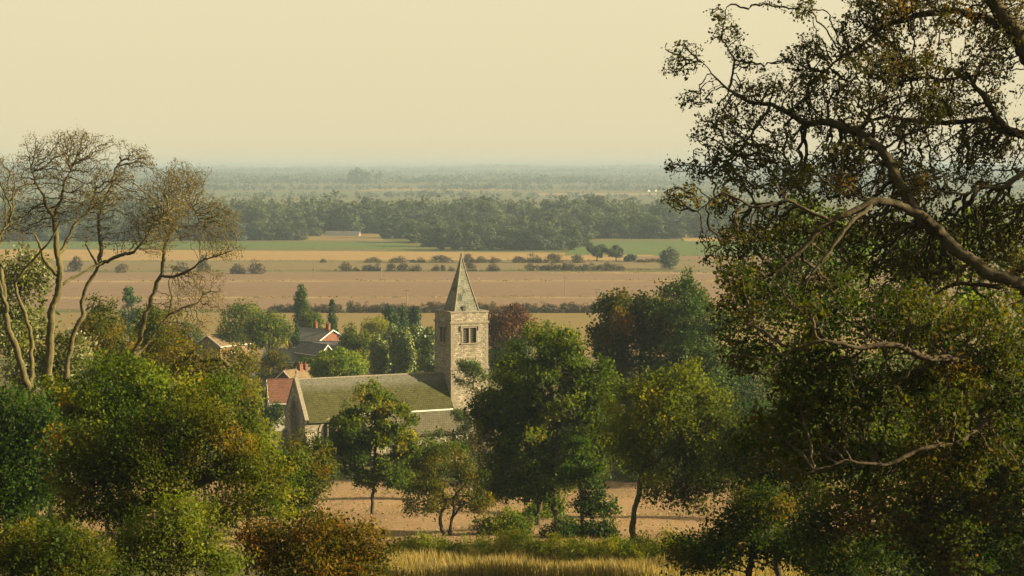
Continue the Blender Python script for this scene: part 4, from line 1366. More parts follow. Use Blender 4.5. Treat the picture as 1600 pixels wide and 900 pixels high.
# ------------------------------------------------------------------ left side: thorn trees, bare trees
fine_tree("holly_tree", "ivy clad tree with glinting yellow green leaves behind the leftmost bare trunk", "tree", 32, 108, [(32, 700), (34, 600), (36, 500)],
          [(40, 430, 34, 40), (30, 500, 60, 60), (50, 560, 60, 60), (5, 470, 40, 60), (100, 560, 40, 40)], 'holly', 'bark_dark', 401, 1700, 90, 0.8, 0.8, 0.35, 5, 0.55, 11, 0.17, 0.3, tip=0.009, r0=0.3, twig=0.03, shell=0.3)
for i, (px, row, rx, ry, d, mt, lab) in enumerate(((165, 515, 48, 55, 142, 'haw_brown', "olive brown thorn tree seen between the second and third bare trunks"),
                                                  (250, 520, 45, 55, 150, 'haw_brown', "brownish thorn tree behind the slanting bare tree"),
                                                  (320, 585, 45, 34, 138, 'oak', "tangled olive bush below the tan roofed house"),
                                                  (368, 566, 34, 28, 160, 'haw_brown', "thin leafed yellowish bush between the bare trees and the brown dome bush"),
                                                  (385, 632, 26, 34, 120, 'ash', "yellowish thin bush at the left of the church gable"))):
    fine_tree("hawthorn", lab, "tree", px, d, [(px, row + 60), (px, row + 20)], [(px, row, rx, ry), (px + 15, row + 40, rx, ry * 0.7)], mt, 'bark_moss', 410 + i, 800, 50, 0.8, 0.6, 0.32, 5, 0.5,
              (13, 13, 10, 6, 9)[i], 0.16, 0.28, 0.3, tip=0.009, r0=0.2, twig=0.03, tint_bias=0.0)

BT = 91.0
fine_tree("bare_tree", "leftmost nearly leafless tree with twin stems at the picture edge", "tree", 52, BT - 2, [(50, 660), (46, 620), (32, 570), (18, 520), (8, 480), (2, 430), (-6, 390)],
          [(-20, 330, 60, 70), (10, 290, 50, 50), (-40, 270, 60, 50), (30, 370, 34, 26)], 'bare_leaf', 'bark_moss', 421, 800, 26, 0.9, 0.6, 0.15, 1.5, 0.3, 3.2, 0.055, 0.12, 0.5, 0.0085, 0.22,
          [([(46, 620), (52, 570, 0.8), (46, 520, 1.0), (36, 480, 0.8), (22, 440, 0.5), (48, 410, 0.2), (76, 380, -0.3), (95, 345, -0.6)], 0.132, 0.042), ([(10, 490), (2, 450, -0.8), (-10, 410, -1.2)], 0.106, 0.048)], 0.0125, inertia=0.3, dens=3.7)
fine_tree("bare_tree", "tall nearly leafless tree with thick upright trunk, second from left", "tree", 76, BT, [(76, 660), (74, 600), (76, 550), (84, 500), (90, 460), (93, 430), (90, 405), (86, 375), (84, 340)],
          [(60, 248, 60, 44), (110, 255, 60, 50), (155, 275, 55, 55), (30, 280, 40, 44), (120, 335, 44, 36), (100, 225, 80, 24), (70, 325, 44, 40), (40, 345, 30, 30)], 'bare_leaf', 'bark_moss', 422, 1700, 50, 0.95, 0.55, 0.15, 1.5, 0.3, 3.0, 0.06, 0.12, 0.5, 0.0085, 0.26,
          [([(91, 432), (74, 412, -0.5), (62, 385, -0.8), (55, 368, -1.0)], 0.112, 0.048), ([(88, 400), (104, 380, 0.5), (116, 352, 0.9), (134, 335, 1.2), (150, 300, 1.3)], 0.106, 0.036),
           ([(84, 340), (70, 310, -0.4), (56, 288, -0.6), (48, 262, -0.7)], 0.099, 0.030), ([(84, 340), (96, 312, 0.4), (100, 285, 0.6), (112, 262, 0.7)], 0.099, 0.030),
           ([(94, 445), (120, 432, 0.6), (142, 420, 1.0), (160, 410, 1.2)], 0.086, 0.054)], 0.0125, inertia=0.3, dens=3.7)
fine_tree("bare_tree", "nearly leafless tree leaning right, third trunk from left with long side limb", "tree", 104, BT + 2, [(104, 660), (103, 600), (108, 560), (117, 520), (128, 490), (126, 470), (138, 445), (150, 425), (156, 412)],
          [(200, 275, 64, 54), (165, 335, 44, 44), (235, 320, 60, 56), (215, 250, 70, 28), (275, 300, 50, 44), (190, 372, 36, 30), (240, 370, 40, 30)], 'bare_leaf', 'bark_moss', 423, 1600, 46, 0.95, 0.55, 0.15, 1.5, 0.3, 3.2, 0.06, 0.12, 0.5, 0.0085, 0.18,
          [([(156, 412), (158, 385, 0.4), (152, 350, 0.6), (160, 318, 0.8), (174, 290, 0.9), (180, 262, 0.9)], 0.119, 0.036), ([(156, 412), (185, 402, -0.4), (210, 392, -0.8), (225, 375, -1.0), (240, 350, -1.2), (262, 330, -1.4)], 0.099, 0.030),
           ([(152, 415), (142, 395, -0.8), (133, 382, -1.1)], 0.059, 0.030)], 0.0125, inertia=0.3, dens=3.7)
fine_tree("bare_tree", "slanting nearly leafless tree with drooping twigs, rightmost of the bare group", "tree", 200, BT + 4, [(200, 660), (204, 600), (209, 552), (222, 520), (232, 490), (236, 462), (250, 430), (256, 400), (264, 370), (272, 345)],
          [(300, 335, 50, 54), (285, 290, 55, 40), (335, 330, 36, 40), (330, 370, 36, 30), (350, 395, 34, 26), (345, 350, 30, 30), (250, 350, 34, 34), (300, 430, 44, 34), (330, 460, 28, 34), (290, 500, 40, 40), (345, 540, 30, 34)], 'bare_leaf', 'bark_moss', 424, 1700, 50, 0.9, 0.6, 0.15, 1.5, 0.3, 3.2, 0.055, 0.12, 0.5, 0.0085, 0.165,
          [([(208, 560), (228, 540, 0.6), (248, 512, 1.0), (264, 492, 1.2), (285, 482, 1.3), (308, 474, 1.4), (318, 460, 1.4)], 0.106, 0.030), ([(264, 492, 1.2), (268, 465, 1.4), (264, 440, 1.4), (272, 420, 1.4)], 0.066, 0.024),
           ([(250, 430), (275, 432, -0.6), (300, 420, -1), (318, 405, -1.3), (345, 398, -1.5), (365, 390, -1.6)], 0.079, 0.018), ([(264, 370), (250, 340, -0.5), (245, 315, -0.8)], 0.066, 0.024),
           ([(272, 345), (290, 335, 0.4), (300, 322, 0.5), (312, 345, 0.6)], 0.059, 0.024)], 0.0125, inertia=0.3, dens=3.7)
fine_tree("hawthorn", "mossy sprawling limb tree with bare arching branches above the green crown", "tree", 250, 78, [(252, 720), (250, 640), (258, 605), (280, 560), (300, 552), (318, 566), (345, 562), (362, 580)],
          [(300, 560, 40, 22), (350, 585, 30, 26), (270, 545, 30, 24), (375, 610, 16, 20)], 'haw_brown', 'bark_moss', 425, 420, 26, 0.7, 0.6, 0.2, 4, 0.34, 5, 0.09, 0.16, 0.42, 0.009, 0.2, [([(318, 566), (332, 580, -0.3), (336, 600, -0.4)], 0.07, 0.03)], 0.018)

fine_tree("hawthorn", "big bushy tree with bright green top below the bare trees", "tree", 190, 68, [(188, 800), (186, 720), (184, 660)],
          [(170, 618, 90, 50), (250, 610, 70, 44), (90, 630, 70, 44), (300, 630, 50, 40), (200, 680, 130, 60), (215, 580, 40, 22), (330, 600, 34, 30)], 'haw_green', 'bark_dark', 431, 2800, 150, 0.62, 0.55, 0.2, 4, 0.36, 15, 0.105, 0.22, 0.3, 0.007, 0.26, twig=0.02, shell=0.5, tint_bias=0.05)
fine_tree("hawthorn", "dark green tree filling the left edge below the bare trees", "tree", 20, 63, [(20, 820), (20, 740), (22, 700)],
          [(20, 660, 80, 60), (-30, 720, 80, 80), (60, 730, 70, 80), (20, 800, 110, 70), (70, 860, 90, 50)], 'dark', 'bark_dark', 432, 2400, 130, 0.62, 0.55, 0.2, 4, 0.36, 15, 0.11, 0.22, 0.3, 0.007, 0.26, twig=0.02, shell=0.4, tint_bias=0.05)
fine_tree("hawthorn", "wide russet brown hawthorn with a bent dark limb at lower left", "tree", 200, 55, [(200, 900), (215, 830), (235, 790), (280, 770), (310, 752), (335, 748)],
          [(300, 670, 90, 50), (370, 690, 60, 50), (220, 690, 80, 50), (140, 690, 60, 50), (280, 740, 110, 40), (390, 730, 46, 40), (180, 780, 90, 50), (120, 760, 60, 50), (250, 650, 60, 30)], 'haw_brown', 'bark_dark', 433, 3200, 170, 0.5, 0.55, 0.16, 3.5, 0.3, 12, 0.085, 0.19, 0.32, 0.007, 0.22,
          [([(215, 830), (180, 790, 0.6), (160, 760, 0.9), (155, 730, 1.0)], 0.14, 0.05), ([(235, 790), (240, 750, -0.5), (245, 715, -0.8)], 0.12, 0.05)], 0.019, shell=0.5, tint_bias=-0.08)
fine_tree("hawthorn", "yellow green low thorn bush at the bottom between the two russet bushes", "bush", 285, 50, [(285, 915), (285, 880)],
          [(270, 845, 76, 50), (330, 865, 60, 46), (220, 870, 70, 40), (290, 805, 60, 34)], 'ash', 'bark_dark', 434, 1500, 80, 0.45, 0.6, 0.16, 3.5, 0.28, 13, 0.08, 0.18, 0.3, 0.006, 0.1, twig=0.018, tint_bias=-0.05)
fine_tree("hawthorn", "red berried hawthorn bush dark below with russet top at bottom centre left", "bush", 490, 54, [(490, 905), (492, 870)],
          [(480, 835, 80, 38), (550, 850, 60, 36), (430, 850, 60, 40), (500, 880, 110, 34), (590, 880, 40, 24)], 'haw_red', 'bark_dark', 435, 2400, 120, 0.45, 0.6, 0.16, 3.5, 0.28, 14, 0.085, 0.18, 0.3, 0.006, 0.12, twig=0.018, shell=0.5, tint_bias=0.12)
fine_tree("hawthorn", "dark shaded thorn bush in the lowest left corner", "bush", 90, 47, [(90, 925)], [(80, 860, 100, 44), (150, 880, 70, 40), (20, 880, 60, 40)], 'haw_brown', 'bark_dark', 436, 1600, 90, 0.45, 0.6, 0.17, 3.5, 0.3, 13, 0.085, 0.18, 0.3, 0.006, 0.12, twig=0.018, tint_bias=-0.1)

fine_tree("hawthorn", "olive green thorn bush between the wide russet hawthorn and the pale field", "bush", 385, 74, [(385, 830), (388, 790)],
          [(385, 770, 60, 44), (425, 735, 44, 44), (350, 790, 60, 44), (435, 785, 46, 40), (400, 710, 40, 34)], 'haw_green', 'bark_dark', 437, 1500, 90, 0.55, 0.6, 0.2, 4, 0.34, 12, 0.1, 0.2, 0.3, 0.007, 0.14, twig=0.02, tint_bias=0.15)
# ------------------------------------------------------------------ right side
fine_tree("sycamore", "bright green sunlit tree seen through the oak branches at right", "tree", 1270, 84, [(1270, 700), (1268, 600), (1262, 500), (1255, 440)],
          [(1240, 400, 60, 80), (1280, 340, 60, 60), (1200, 470, 60, 60), (1300, 450, 60, 80), (1250, 560, 80, 70), (1330, 400, 40, 60)], 'bright', 'bark_dark', 501, 1700, 90, 0.8, 0.5, 0.28, 5, 0.5, 12, 0.15, 0.28, 0.2, 0.008, 0.26, twig=0.025)
fine_tree("sycamore", "green tree with yellowing leaves behind the lower oak branches at far right", "tree", 1480, 80, [(1480, 700), (1478, 600), (1470, 520)],
          [(1470, 480, 80, 70), (1540, 450, 60, 70), (1420, 560, 80, 70), (1540, 580, 80, 70), (1400, 430, 50, 60), (1640, 480, 90, 110), (1660, 640, 90, 90), (1450, 385, 80, 60), (1550, 365, 70, 60)], 'bright', 'bark_dark', 502, 1700, 90, 0.8, 0.5, 0.28, 5, 0.5, 12, 0.15, 0.28, 0.2, 0.008, 0.26, twig=0.025, tint_bias=0.15)
fine_tree("hawthorn", "mid green thorn tree right of the olive tree at the slope foot", "tree", 1220, 72, [(1220, 800), (1222, 740)],
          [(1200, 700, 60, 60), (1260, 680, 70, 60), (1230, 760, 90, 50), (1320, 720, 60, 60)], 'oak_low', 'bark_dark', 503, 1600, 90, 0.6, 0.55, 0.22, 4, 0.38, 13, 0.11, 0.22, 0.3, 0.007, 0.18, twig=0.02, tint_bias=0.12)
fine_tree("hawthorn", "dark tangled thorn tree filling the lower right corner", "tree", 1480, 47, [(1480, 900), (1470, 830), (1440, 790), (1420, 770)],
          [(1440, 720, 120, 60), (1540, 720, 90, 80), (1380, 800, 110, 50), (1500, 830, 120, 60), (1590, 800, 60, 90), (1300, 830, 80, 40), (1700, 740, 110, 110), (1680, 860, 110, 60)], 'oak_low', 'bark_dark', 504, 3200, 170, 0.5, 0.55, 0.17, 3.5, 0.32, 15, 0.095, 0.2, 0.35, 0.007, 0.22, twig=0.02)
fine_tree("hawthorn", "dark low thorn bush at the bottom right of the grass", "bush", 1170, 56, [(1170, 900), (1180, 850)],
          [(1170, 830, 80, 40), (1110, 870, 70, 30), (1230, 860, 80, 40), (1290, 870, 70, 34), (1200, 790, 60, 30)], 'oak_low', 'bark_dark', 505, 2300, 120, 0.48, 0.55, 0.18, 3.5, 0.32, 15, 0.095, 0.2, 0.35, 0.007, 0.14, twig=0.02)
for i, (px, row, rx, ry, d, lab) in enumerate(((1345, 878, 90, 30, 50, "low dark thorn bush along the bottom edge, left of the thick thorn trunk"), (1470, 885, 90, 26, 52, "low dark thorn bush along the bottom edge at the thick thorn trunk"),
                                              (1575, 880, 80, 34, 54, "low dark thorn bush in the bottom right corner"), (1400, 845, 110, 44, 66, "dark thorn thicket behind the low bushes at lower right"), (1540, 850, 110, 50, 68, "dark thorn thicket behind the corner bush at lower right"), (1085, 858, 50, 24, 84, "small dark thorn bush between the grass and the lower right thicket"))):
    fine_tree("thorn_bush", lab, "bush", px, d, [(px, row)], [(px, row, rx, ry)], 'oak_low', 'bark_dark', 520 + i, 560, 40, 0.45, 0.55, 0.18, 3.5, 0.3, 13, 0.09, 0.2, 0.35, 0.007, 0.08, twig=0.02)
fine_tree("holly_tree", "shrubby tree with glinting leaves low at the right edge", "tree", 1580, 60, [(1580, 860), (1575, 780)],
          [(1570, 640, 70, 70), (1500, 650, 60, 60), (1400, 650, 70, 60), (1570, 740, 60, 60), (1340, 620, 50, 50), (1690, 620, 90, 90), (1700, 740, 90, 80)], 'haw_green', 'bark_dark', 506, 1700, 90, 0.6, 0.55, 0.22, 4, 0.38, 12, 0.1, 0.22, 0.3, 0.007, 0.2, twig=0.02, tint_bias=0.1)

OD = 38.0
trunk = [(1800, 860), (1790, 700), (1775, 600), (1760, 500), (1730, 380), (1690, 260), (1650, 160), (1600, 70), (1570, 10), (1545, -60)]
limbs = [([(1760, 500), (1690, 480, -1.0), (1640, 468, -1.5), (1600, 455, -1.8), (1540, 432, -2.0), (1495, 388, -1.8), (1445, 338, -1.4), (1405, 285, -1.0), (1372, 236, -0.6), (1340, 212, -0.2), (1310, 196, 0.0), (1290, 190, 0.1), (1262, 194, 0.2), (1240, 180, 0.3), (1205, 162, 0.4), (1170, 158, 0.5), (1140, 142, 0.6), (1118, 122, 0.7), (1098, 98, 0.8)], 0.165, 0.008),
         ([(1475, 366, -1.7), (1440, 335, -2.1), (1400, 322, -2.4), (1362, 318, -2.6), (1325, 332, -2.8), (1290, 350, -2.9), (1250, 390, -3.0), (1215, 425, -3.1), (1180, 440, -3.2), (1150, 475, -3.2)], 0.099, 0.022),
         ([(1600, 70), (1560, 40, 0.3), (1535, 22, 0.6), (1490, 16, 0.8), (1440, 26, 1.0), (1400, 34, 1.2), (1375, 46, 1.3), (1345, 72, 1.4), (1315, 86, 1.5), (1290, 110, 1.5)], 0.099, 0.019),
         ([(1690, 260), (1640, 222, 0.6), (1600, 214, 1.0), (1570, 205, 1.3), (1545, 186, 1.5), (1480, 190, 1.8), (1425, 190, 2.0), (1385, 184, 2.1), (1350, 190, 2.2)], 0.112, 0.022),
         ([(1600, 214, 1.0), (1560, 190, 0.4), (1535, 150, 0.2), (1515, 120, 0.1), (1470, 125, 0.0), (1430, 118, 0.0)], 0.079, 0.019),
         ([(1730, 380), (1660, 300, -0.6), (1600, 272, -0.9), (1570, 290, -1.0), (1530, 292, -1.1), (1510, 305, -1.2), (1480, 300, -1.2)], 0.086, 0.019),
         ([(1760, 500), (1680, 440, 1.2), (1600, 420, 1.6), (1560, 446, 1.8), (1500, 440, 2.0), (1450, 462, 2.1), (1420, 490, 2.2)], 0.092, 0.022),
         ([(1775, 600), (1680, 560, -2.2), (1600, 545, -3.0), (1540, 560, -3.4), (1490, 545, -3.6), (1440, 570, -3.8)], 0.106, 0.022),
         ([(1362, 318, -2.6), (1330, 345, -3.2), (1290, 400, -3.6), (1262, 440, -3.8), (1255, 470, -3.8)], 0.046, 0.017),
         ([(1205, 162, 0.4), (1180, 200, 0.2), (1160, 230, 0.0), (1130, 262, -0.2), (1070, 258, -0.3)], 0.033, 0.009),
         ([(1140, 142, 0.6), (1148, 95, 0.9), (1126, 60, 1.0), (1136, 10, 1.1)], 0.026, 0.009),
         ([(1300, 345, -2.9), (1230, 315, -2.9), (1180, 325, -3.0), (1130, 300, -3.0), (1090, 330, -3.0)], 0.040, 0.010)]
great_oak = fine_tree("oak", "great spreading oak with russet thinning leaves and mossy limbs framing the right side", "tree", 1800, OD, trunk,
          [(1215, 170, 95, 70, 0.5), (1062, 95, 26, 30, 0.8), (1085, 150, 36, 18, 0.3), (1128, 45, 22, 40, 1.1), (1048, 258, 30, 12, -0.3), (1070, 315, 30, 22, -2.8), (1085, 385, 30, 30, -2.6), (1165, 95, 40, 30, 0.8), (1300, 110, 120, 80, 1), (1440, 80, 130, 90, 0.5), (1560, 110, 80, 110, 0.5), (1230, 260, 160, 60, -0.5), (1340, 200, 100, 60, 1), (1165, 240, 70, 50, 0), (1480, 220, 120, 70, 1.5),
           (1430, 310, 130, 70, 0), (1280, 340, 120, 60, -2), (1170, 400, 100, 60, -2.5), (1150, 310, 70, 40, -2), (1250, 450, 140, 50, -2.5), (1400, 420, 130, 60, 0), (1540, 340, 90, 80, 0), (1560, 430, 80, 70, 1), (1350, 20, 150, 60, 1), (1500, 10, 120, 60, 1), (1550, 210, 90, 60, 0.8), (1400, 140, 120, 70, -0.5), (1125, 205, 60, 50, 0.2), (1100, 265, 50, 22, -0.2), (1580, 60, 60, 80, 0), (1330, 280, 140, 50, 1), (1500, 370, 100, 60, -0.5), (1400, 375, 110, 60, 0.5), (1575, 300, 60, 70, 0), (1230, 350, 100, 50, -1)],
          'oak', 'bark_oak', 601, 8600, 520, 0.34, 0.6, 0.115, 1.3, 0.18, 3.8, 0.062, 0.06, 0.5, 0.0065, 0.30, limbs, 0.012, inertia=0.25, up_leaf=0.2, shell=0.1, K=5, expo=2.08, dens=3.4)
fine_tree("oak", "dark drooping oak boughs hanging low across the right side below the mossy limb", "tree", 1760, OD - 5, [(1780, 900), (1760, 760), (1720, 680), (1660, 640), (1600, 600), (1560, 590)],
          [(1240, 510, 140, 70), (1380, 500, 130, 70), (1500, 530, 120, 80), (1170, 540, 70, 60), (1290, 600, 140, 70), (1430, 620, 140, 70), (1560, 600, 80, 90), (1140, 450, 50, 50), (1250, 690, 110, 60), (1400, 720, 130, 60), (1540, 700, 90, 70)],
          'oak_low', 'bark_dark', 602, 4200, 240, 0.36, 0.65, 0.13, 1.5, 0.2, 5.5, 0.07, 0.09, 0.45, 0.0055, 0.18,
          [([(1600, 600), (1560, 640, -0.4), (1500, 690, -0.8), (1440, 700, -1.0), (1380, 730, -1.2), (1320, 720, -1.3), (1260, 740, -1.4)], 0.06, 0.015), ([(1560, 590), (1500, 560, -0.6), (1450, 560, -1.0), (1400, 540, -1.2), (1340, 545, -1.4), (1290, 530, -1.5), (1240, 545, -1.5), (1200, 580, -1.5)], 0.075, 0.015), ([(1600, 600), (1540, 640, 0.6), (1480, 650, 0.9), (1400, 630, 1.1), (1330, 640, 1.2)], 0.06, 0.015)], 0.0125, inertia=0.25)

# unseen far half of the great oak's crown, added to shade its near side
oc = at(2120, 250, OD + 1) - np.array(great_oak.location)
me, _ = soft_mesh("oak_far_crown", 611, 8.5, 9.0, 9.0, -3.5, M['oak'], 13000, 0.14, 'round', 70, 0.22)
link("crown", me, great_oak, oc + np.array([0, 0, -3.0]))

# ------------------------------------------------------------------ field bushes and hedges
bush_me = []
for k in range(6):
    me, _ = soft_mesh("field_bush_leaves", 700 + k, 1.0, 0.9, 1.0, 0.0, M['fieldbush'], 900, 0.085, 'dome', 16, 0.42, 0.1 * (k % 3) - 0.1)
    bush_me.append(me)
_bk = [0]


def bush(px, top, base, w, label, cat="bush", name="field_bush", group=None):
    x, d = on_plain(px, base)
    g = float(G(x, d))
    h = (at(px, top, d)[2] - g) * 1.25
    o = link(name, bush_me[_bk[0] % 6])
    _bk[0] += 1
    o.location = (x, d, g - 0.1)
    o.rotation_euler = (0, 0, _bk[0] * 1.7)
    o.scale = (px_w(w, d), px_w(w, d), h)
    tag(o, label, cat, group)
    return o


GF = "bushes along the edge of the golden field"
GB = "bushes along the brown field"
for px, top, w, lab in ((505, 404, 12, "tiny round bush alone at the left edge of the golden stubble field"),
                        (582, 401, 25, "tall rounded bush on the golden field edge above the pale leaning pole"),
                        (622, 400, 30, "broad bush on the golden field edge left of the spire"),
                        (645, 404, 12, "small low bush beside the broad bush on the golden field edge"),
                        (657, 401, 16, "small bush on the golden field edge between two broad bushes"),
                        (690, 399, 36, "widest bush on the golden field edge just left of the spire"),
                        (732, 397, 24, "tallest bush on the golden field edge touching the spire on its right"),
                        (752, 400, 24, "second bush right of the spire on the golden field edge"),
                        (773, 401, 24, "third bush right of the spire on the golden field edge"),
                        (812, 398, 22, "bush below the left poplars of the wood corner"),
                        (834, 395, 26, "tall bush below the middle poplars of the wood corner"),
                        (864, 396, 36, "wide bush below the right poplars of the wood corner"),
                        (902, 398, 26, "bush right of the wood corner near the two lone trees")):
    bush(px, top, 410.5, w, lab, group=GF)
for px, top, w, lab in ((540, 408, 24, "leftmost reddish bush of the lower row on the brown field"), (556, 416, 12, "tiny bush right of the leftmost bush in the lower field row"),
                        (574, 411, 20, "bush left of the pale leaning pole"), (588, 410, 18, "bush touching the pale leaning pole"), (612, 411, 20, "bush right of the pale leaning pole"),
                        (630, 411, 26, "widest bush of the lower row on the brown field"), (650, 412, 20, "bush right of the widest one in the lower field row"),
                        (681, 413, 14, "small round bush in the lower row left of the spire"), (692, 411, 10, "narrow bush in the lower row left of the spire"),
                        (705, 415, 13, "low bush of the lower row touching the left of the spire"), (735, 410, 20, "round bush of the lower row just right of the spire"), (771, 412, 24, "low wide bush of the lower row farther right of the spire")):
    bush(px, top, 423.5, w, lab, group=GB)
for px, top, base, w, lab in ((372, 411, 428, 22, "grey bush at the tips of the bare tree's rightmost twigs"), (402, 406, 428, 28, "large grey bush just right of the bare tree's twigs on the brown field"),
                              (120, 395, 424, 24, "tall grey bush seen between the second and third bare trunks"), (283, 408, 424, 26, "grey bush seen through the slanting bare tree"),
                              (190, 412, 426, 22, "low grey bush seen right of the third bare trunk"), (318, 400, 424, 24, "grey bush behind the drooping bare twigs")):
    bush(px, top, base, w, lab, group=GB)
for px in range(828, 978, 11):
    bush(px, 411 + 2.2 * math.sin(px * 0.37), 422.5, 17, "low dark shrub in the field hedge below the two lone trees", cat="hedge shrub", name="hedge_shrub", group="low field hedge right of the spire")
for px in range(1000, 1046, 10):
    bush(px, 403.5, 410, 15, "low shrub in the short hedge left of the pale lone tree", cat="hedge shrub", name="hedge_shrub", group="short hedge by the pale lone tree")
rng = np.random.default_rng(5)
px = 428.0
while px < 940:
    if not (531 < px < 541 or 585 < px < 592):
        bush(px, 473 + rng.uniform(-2.5, 2.5), 488.5, rng.uniform(15, 24), "purplish brown shrub in the hedge along the near edge of the brown field", cat="hedge shrub", name="hedge_shrub", group="hedge along the near edge of the brown field")
    px += rng.uniform(9, 14)

for px, top, bot, base, w, lab in ((933, 379, 401, 408, 36, "lone spreading field tree, left of the dark pair below the green field"), (963, 384, 404, 408, 26, "lone round field tree, right of the dark pair below the green field"),
                                   (985, 397, 409, 409, 26, "low bushy tree right of the dark pair of field trees"), (1047, 387, 419, 421, 32, "pale feathery lone tree near the oak branch tips")):
    x, d = on_plain(px, base)
    soft_tree("field_tree", lab, "tree", px, top, bot, w, d, 'wood', 800 + int(px), 2600, 0.75, tint_bias=-0.1 if px < 1000 else 0.2, nl=22, r0=0.35)

# ------------------------------------------------------------------ the wood and the far tree lines
wood_var = []
for k in range(7):
    wd, h = [(11, 19), (13, 18), (10, 21), (14, 20), (12, 17), (9, 20), (15, 21)][k]
    mt = M['wood'] if k % 3 else M['wood_dark']
    me, C = soft_mesh("wood_tree_crown", 900 + k, wd, wd, h, -5.0, mt, 3600, 0.85, 'round', 34, 0.26, 0.05)
    m = MB()
    m.bar((0, 0, -0.5), (0.2, 0, 7), 0.42, 7, 0.32)
    for c in C[:5]:
        m.bar((0.2, 0, 6), tuple(c), 0.2, 5, 0.05)
    wood_var.append((me, m.mesh("wood_tree_trunk", M['bark_dark']), h))
_wk = [0]
wr = np.random.default_rng(77)


def wood_tree(px, d, top, label, group):
    k = int(wr.integers(0, 7))
    me, tr, h = wood_var[k]
    x = at(px, 340, d)[0]
    g = float(G(x, d))
    rt = empty("wood_tree", (x, d, g), wr.uniform(0, 6.28))
    s = (at(px, top, d)[2] - g) / h
    rt.scale = (s * wr.uniform(1.1, 1.4), s * wr.uniform(1.1, 1.4), s)
    tag(rt, label, "tree", group)
    link("crown", me, rt)
    link("trunk", tr, rt)


LW = "grey green tree in the front ranks of the broad hazy wood, left part"
RW = "grey green tree in the front ranks of the broad hazy wood, right part"
for row_d, tops, x0, x1, stp in ((1212, 340, -40, 480, 17), (1275, 327, -40, 500, 17), (1350, 318, -40, 700, 19), (1430, 312, -40, 760, 21)):
    px = x0
    while px < x1:
        wood_tree(px + wr.uniform(-4, 4), row_d + wr.uniform(-18, 18), tops + wr.normal() * 6, LW, "trees of the wood, left part")
        px += stp
for row_d, tops, x0, x1, stp in ((1190, 338, 640, 930, 20), (1260, 334, 600, 1140, 21), (1340, 324, 700, 1160, 20), (1430, 313, 760, 1160, 21)):
    px = x0
    while px < x1:
        wood_tree(px + wr.uniform(-4, 4), row_d + wr.uniform(-18, 18), tops + wr.normal() * 6, RW, "trees of the wood, right part")
        px += stp
PL = ["leftmost", "second from left", "third from left", "fourth from left", "fifth from left", "fourth from right", "third from right", "second from right", "rightmost"]
for i, (px, tp) in enumerate(((690, 362), (712, 352), (735, 350), (757, 342), (790, 345), (818, 348), (845, 343), (872, 348), (898, 347))):
    wood_tree(px, 1075 + 8 * math.sin(i * 2), tp, "tall tree at the jutting corner of the wood, " + PL[i] + " of nine", "tall trees at the jutting corner of the wood")
for i, px in enumerate(range(672, 915, 20)):
    wood_tree(px, 1120 + 8 * math.sin(i * 3.1), 345 + 3 * math.sin(i * 1.3), "tree of the second rank close behind the jutting corner of the wood", "second rank at the wood corner")
for i, px in enumerate(range(975, 1075, 13)):
    wood_tree(px, 1255 + 6 * (i % 2), 353 + 3 * math.sin(i), "low rounded tree of the thicket clump beyond the green field at right", "thicket beyond the green field")


def tree_mass(name, label, spots, wd, h, n, leaf, mat, seed):
    """Far-off trees that read as one mass."""
    r = np.random.default_rng(seed)
    Vs, qs, ts, b = [], [], [], 0
    for (x, d, s) in spots:
        nl = 6
        g = float(G(x, d))
        C = r.normal(size=(nl, 3)) * np.array([wd * 0.25, wd * 0.25, h * 0.14]) * s + np.array([x, d, g + h * s * 0.52])
        j = r.integers(0, nl, n)
        v = unit(r.normal(size=(n, 3)))
        P = C[j] + v * np.array([wd * 0.3, wd * 0.3, h * 0.36]) * s * (r.uniform(0.4, 1, n) ** 0.5)[:, None]
        P[:, 2] = np.maximum(P[:, 2], g + 0.2)
        V, q = leaf_quads(r, P, v, leaf * s, aspect=0.8, outward=1.2)
        Vs.append(V)
        qs.append(q + b)
        b += len(V)
        ts.append(np.clip(0.4 + 0.2 * r.normal() + 0.2 * r.normal(size=n), 0, 1))
    o = link(name, np_mesh(name, np.concatenate(Vs), [np.concatenate(qs)], M[mat], tint=np.concatenate(ts)))
    return tag(o, label, "woodland", kind="stuff")


spots = []
for d in (1500, 1570, 1640, 1710):
    for px in np.arange(-60, 1250, 19):
        spots.append((at(px + wr.uniform(-8, 8), 300, d)[0], d + wr.uniform(-25, 25), wr.uniform(0.85, 1.15)))
for px, s in ((510, 1.35), (460, 1.2), (400, 1.15), (720, 1.1)):
    spots.append((at(px, 300, 1690)[0], 1690, s))
tree_mass("woodland", "hazy back of the broad wood behind its front ranks", spots, 13, 18.5, 150, 2.4, 'wood', 31)


def far_line(label, d, prob, hmin, hmax, wd, seed, x0=-150, x1=1750, n=40, depth=35):
    r = np.random.default_rng(seed)
    sp = []
    px = x0
    while px < x1:
        q = 0.5 + 0.5 * math.sin(px * 0.021 + seed) * math.sin(px * 0.0073 + seed * 2)
        if r.uniform() < prob * (0.45 + q):
            sp.append((at(px, 280, d)[0], d + r.uniform(-depth, depth), r.uniform(hmin, hmax) * (0.8 + 0.4 * q)))
        px += wd * F_PX / d * 0.28
    return tree_mass("woodland", label, sp, wd, 12, n, 3.2, 'wood_dark', seed)


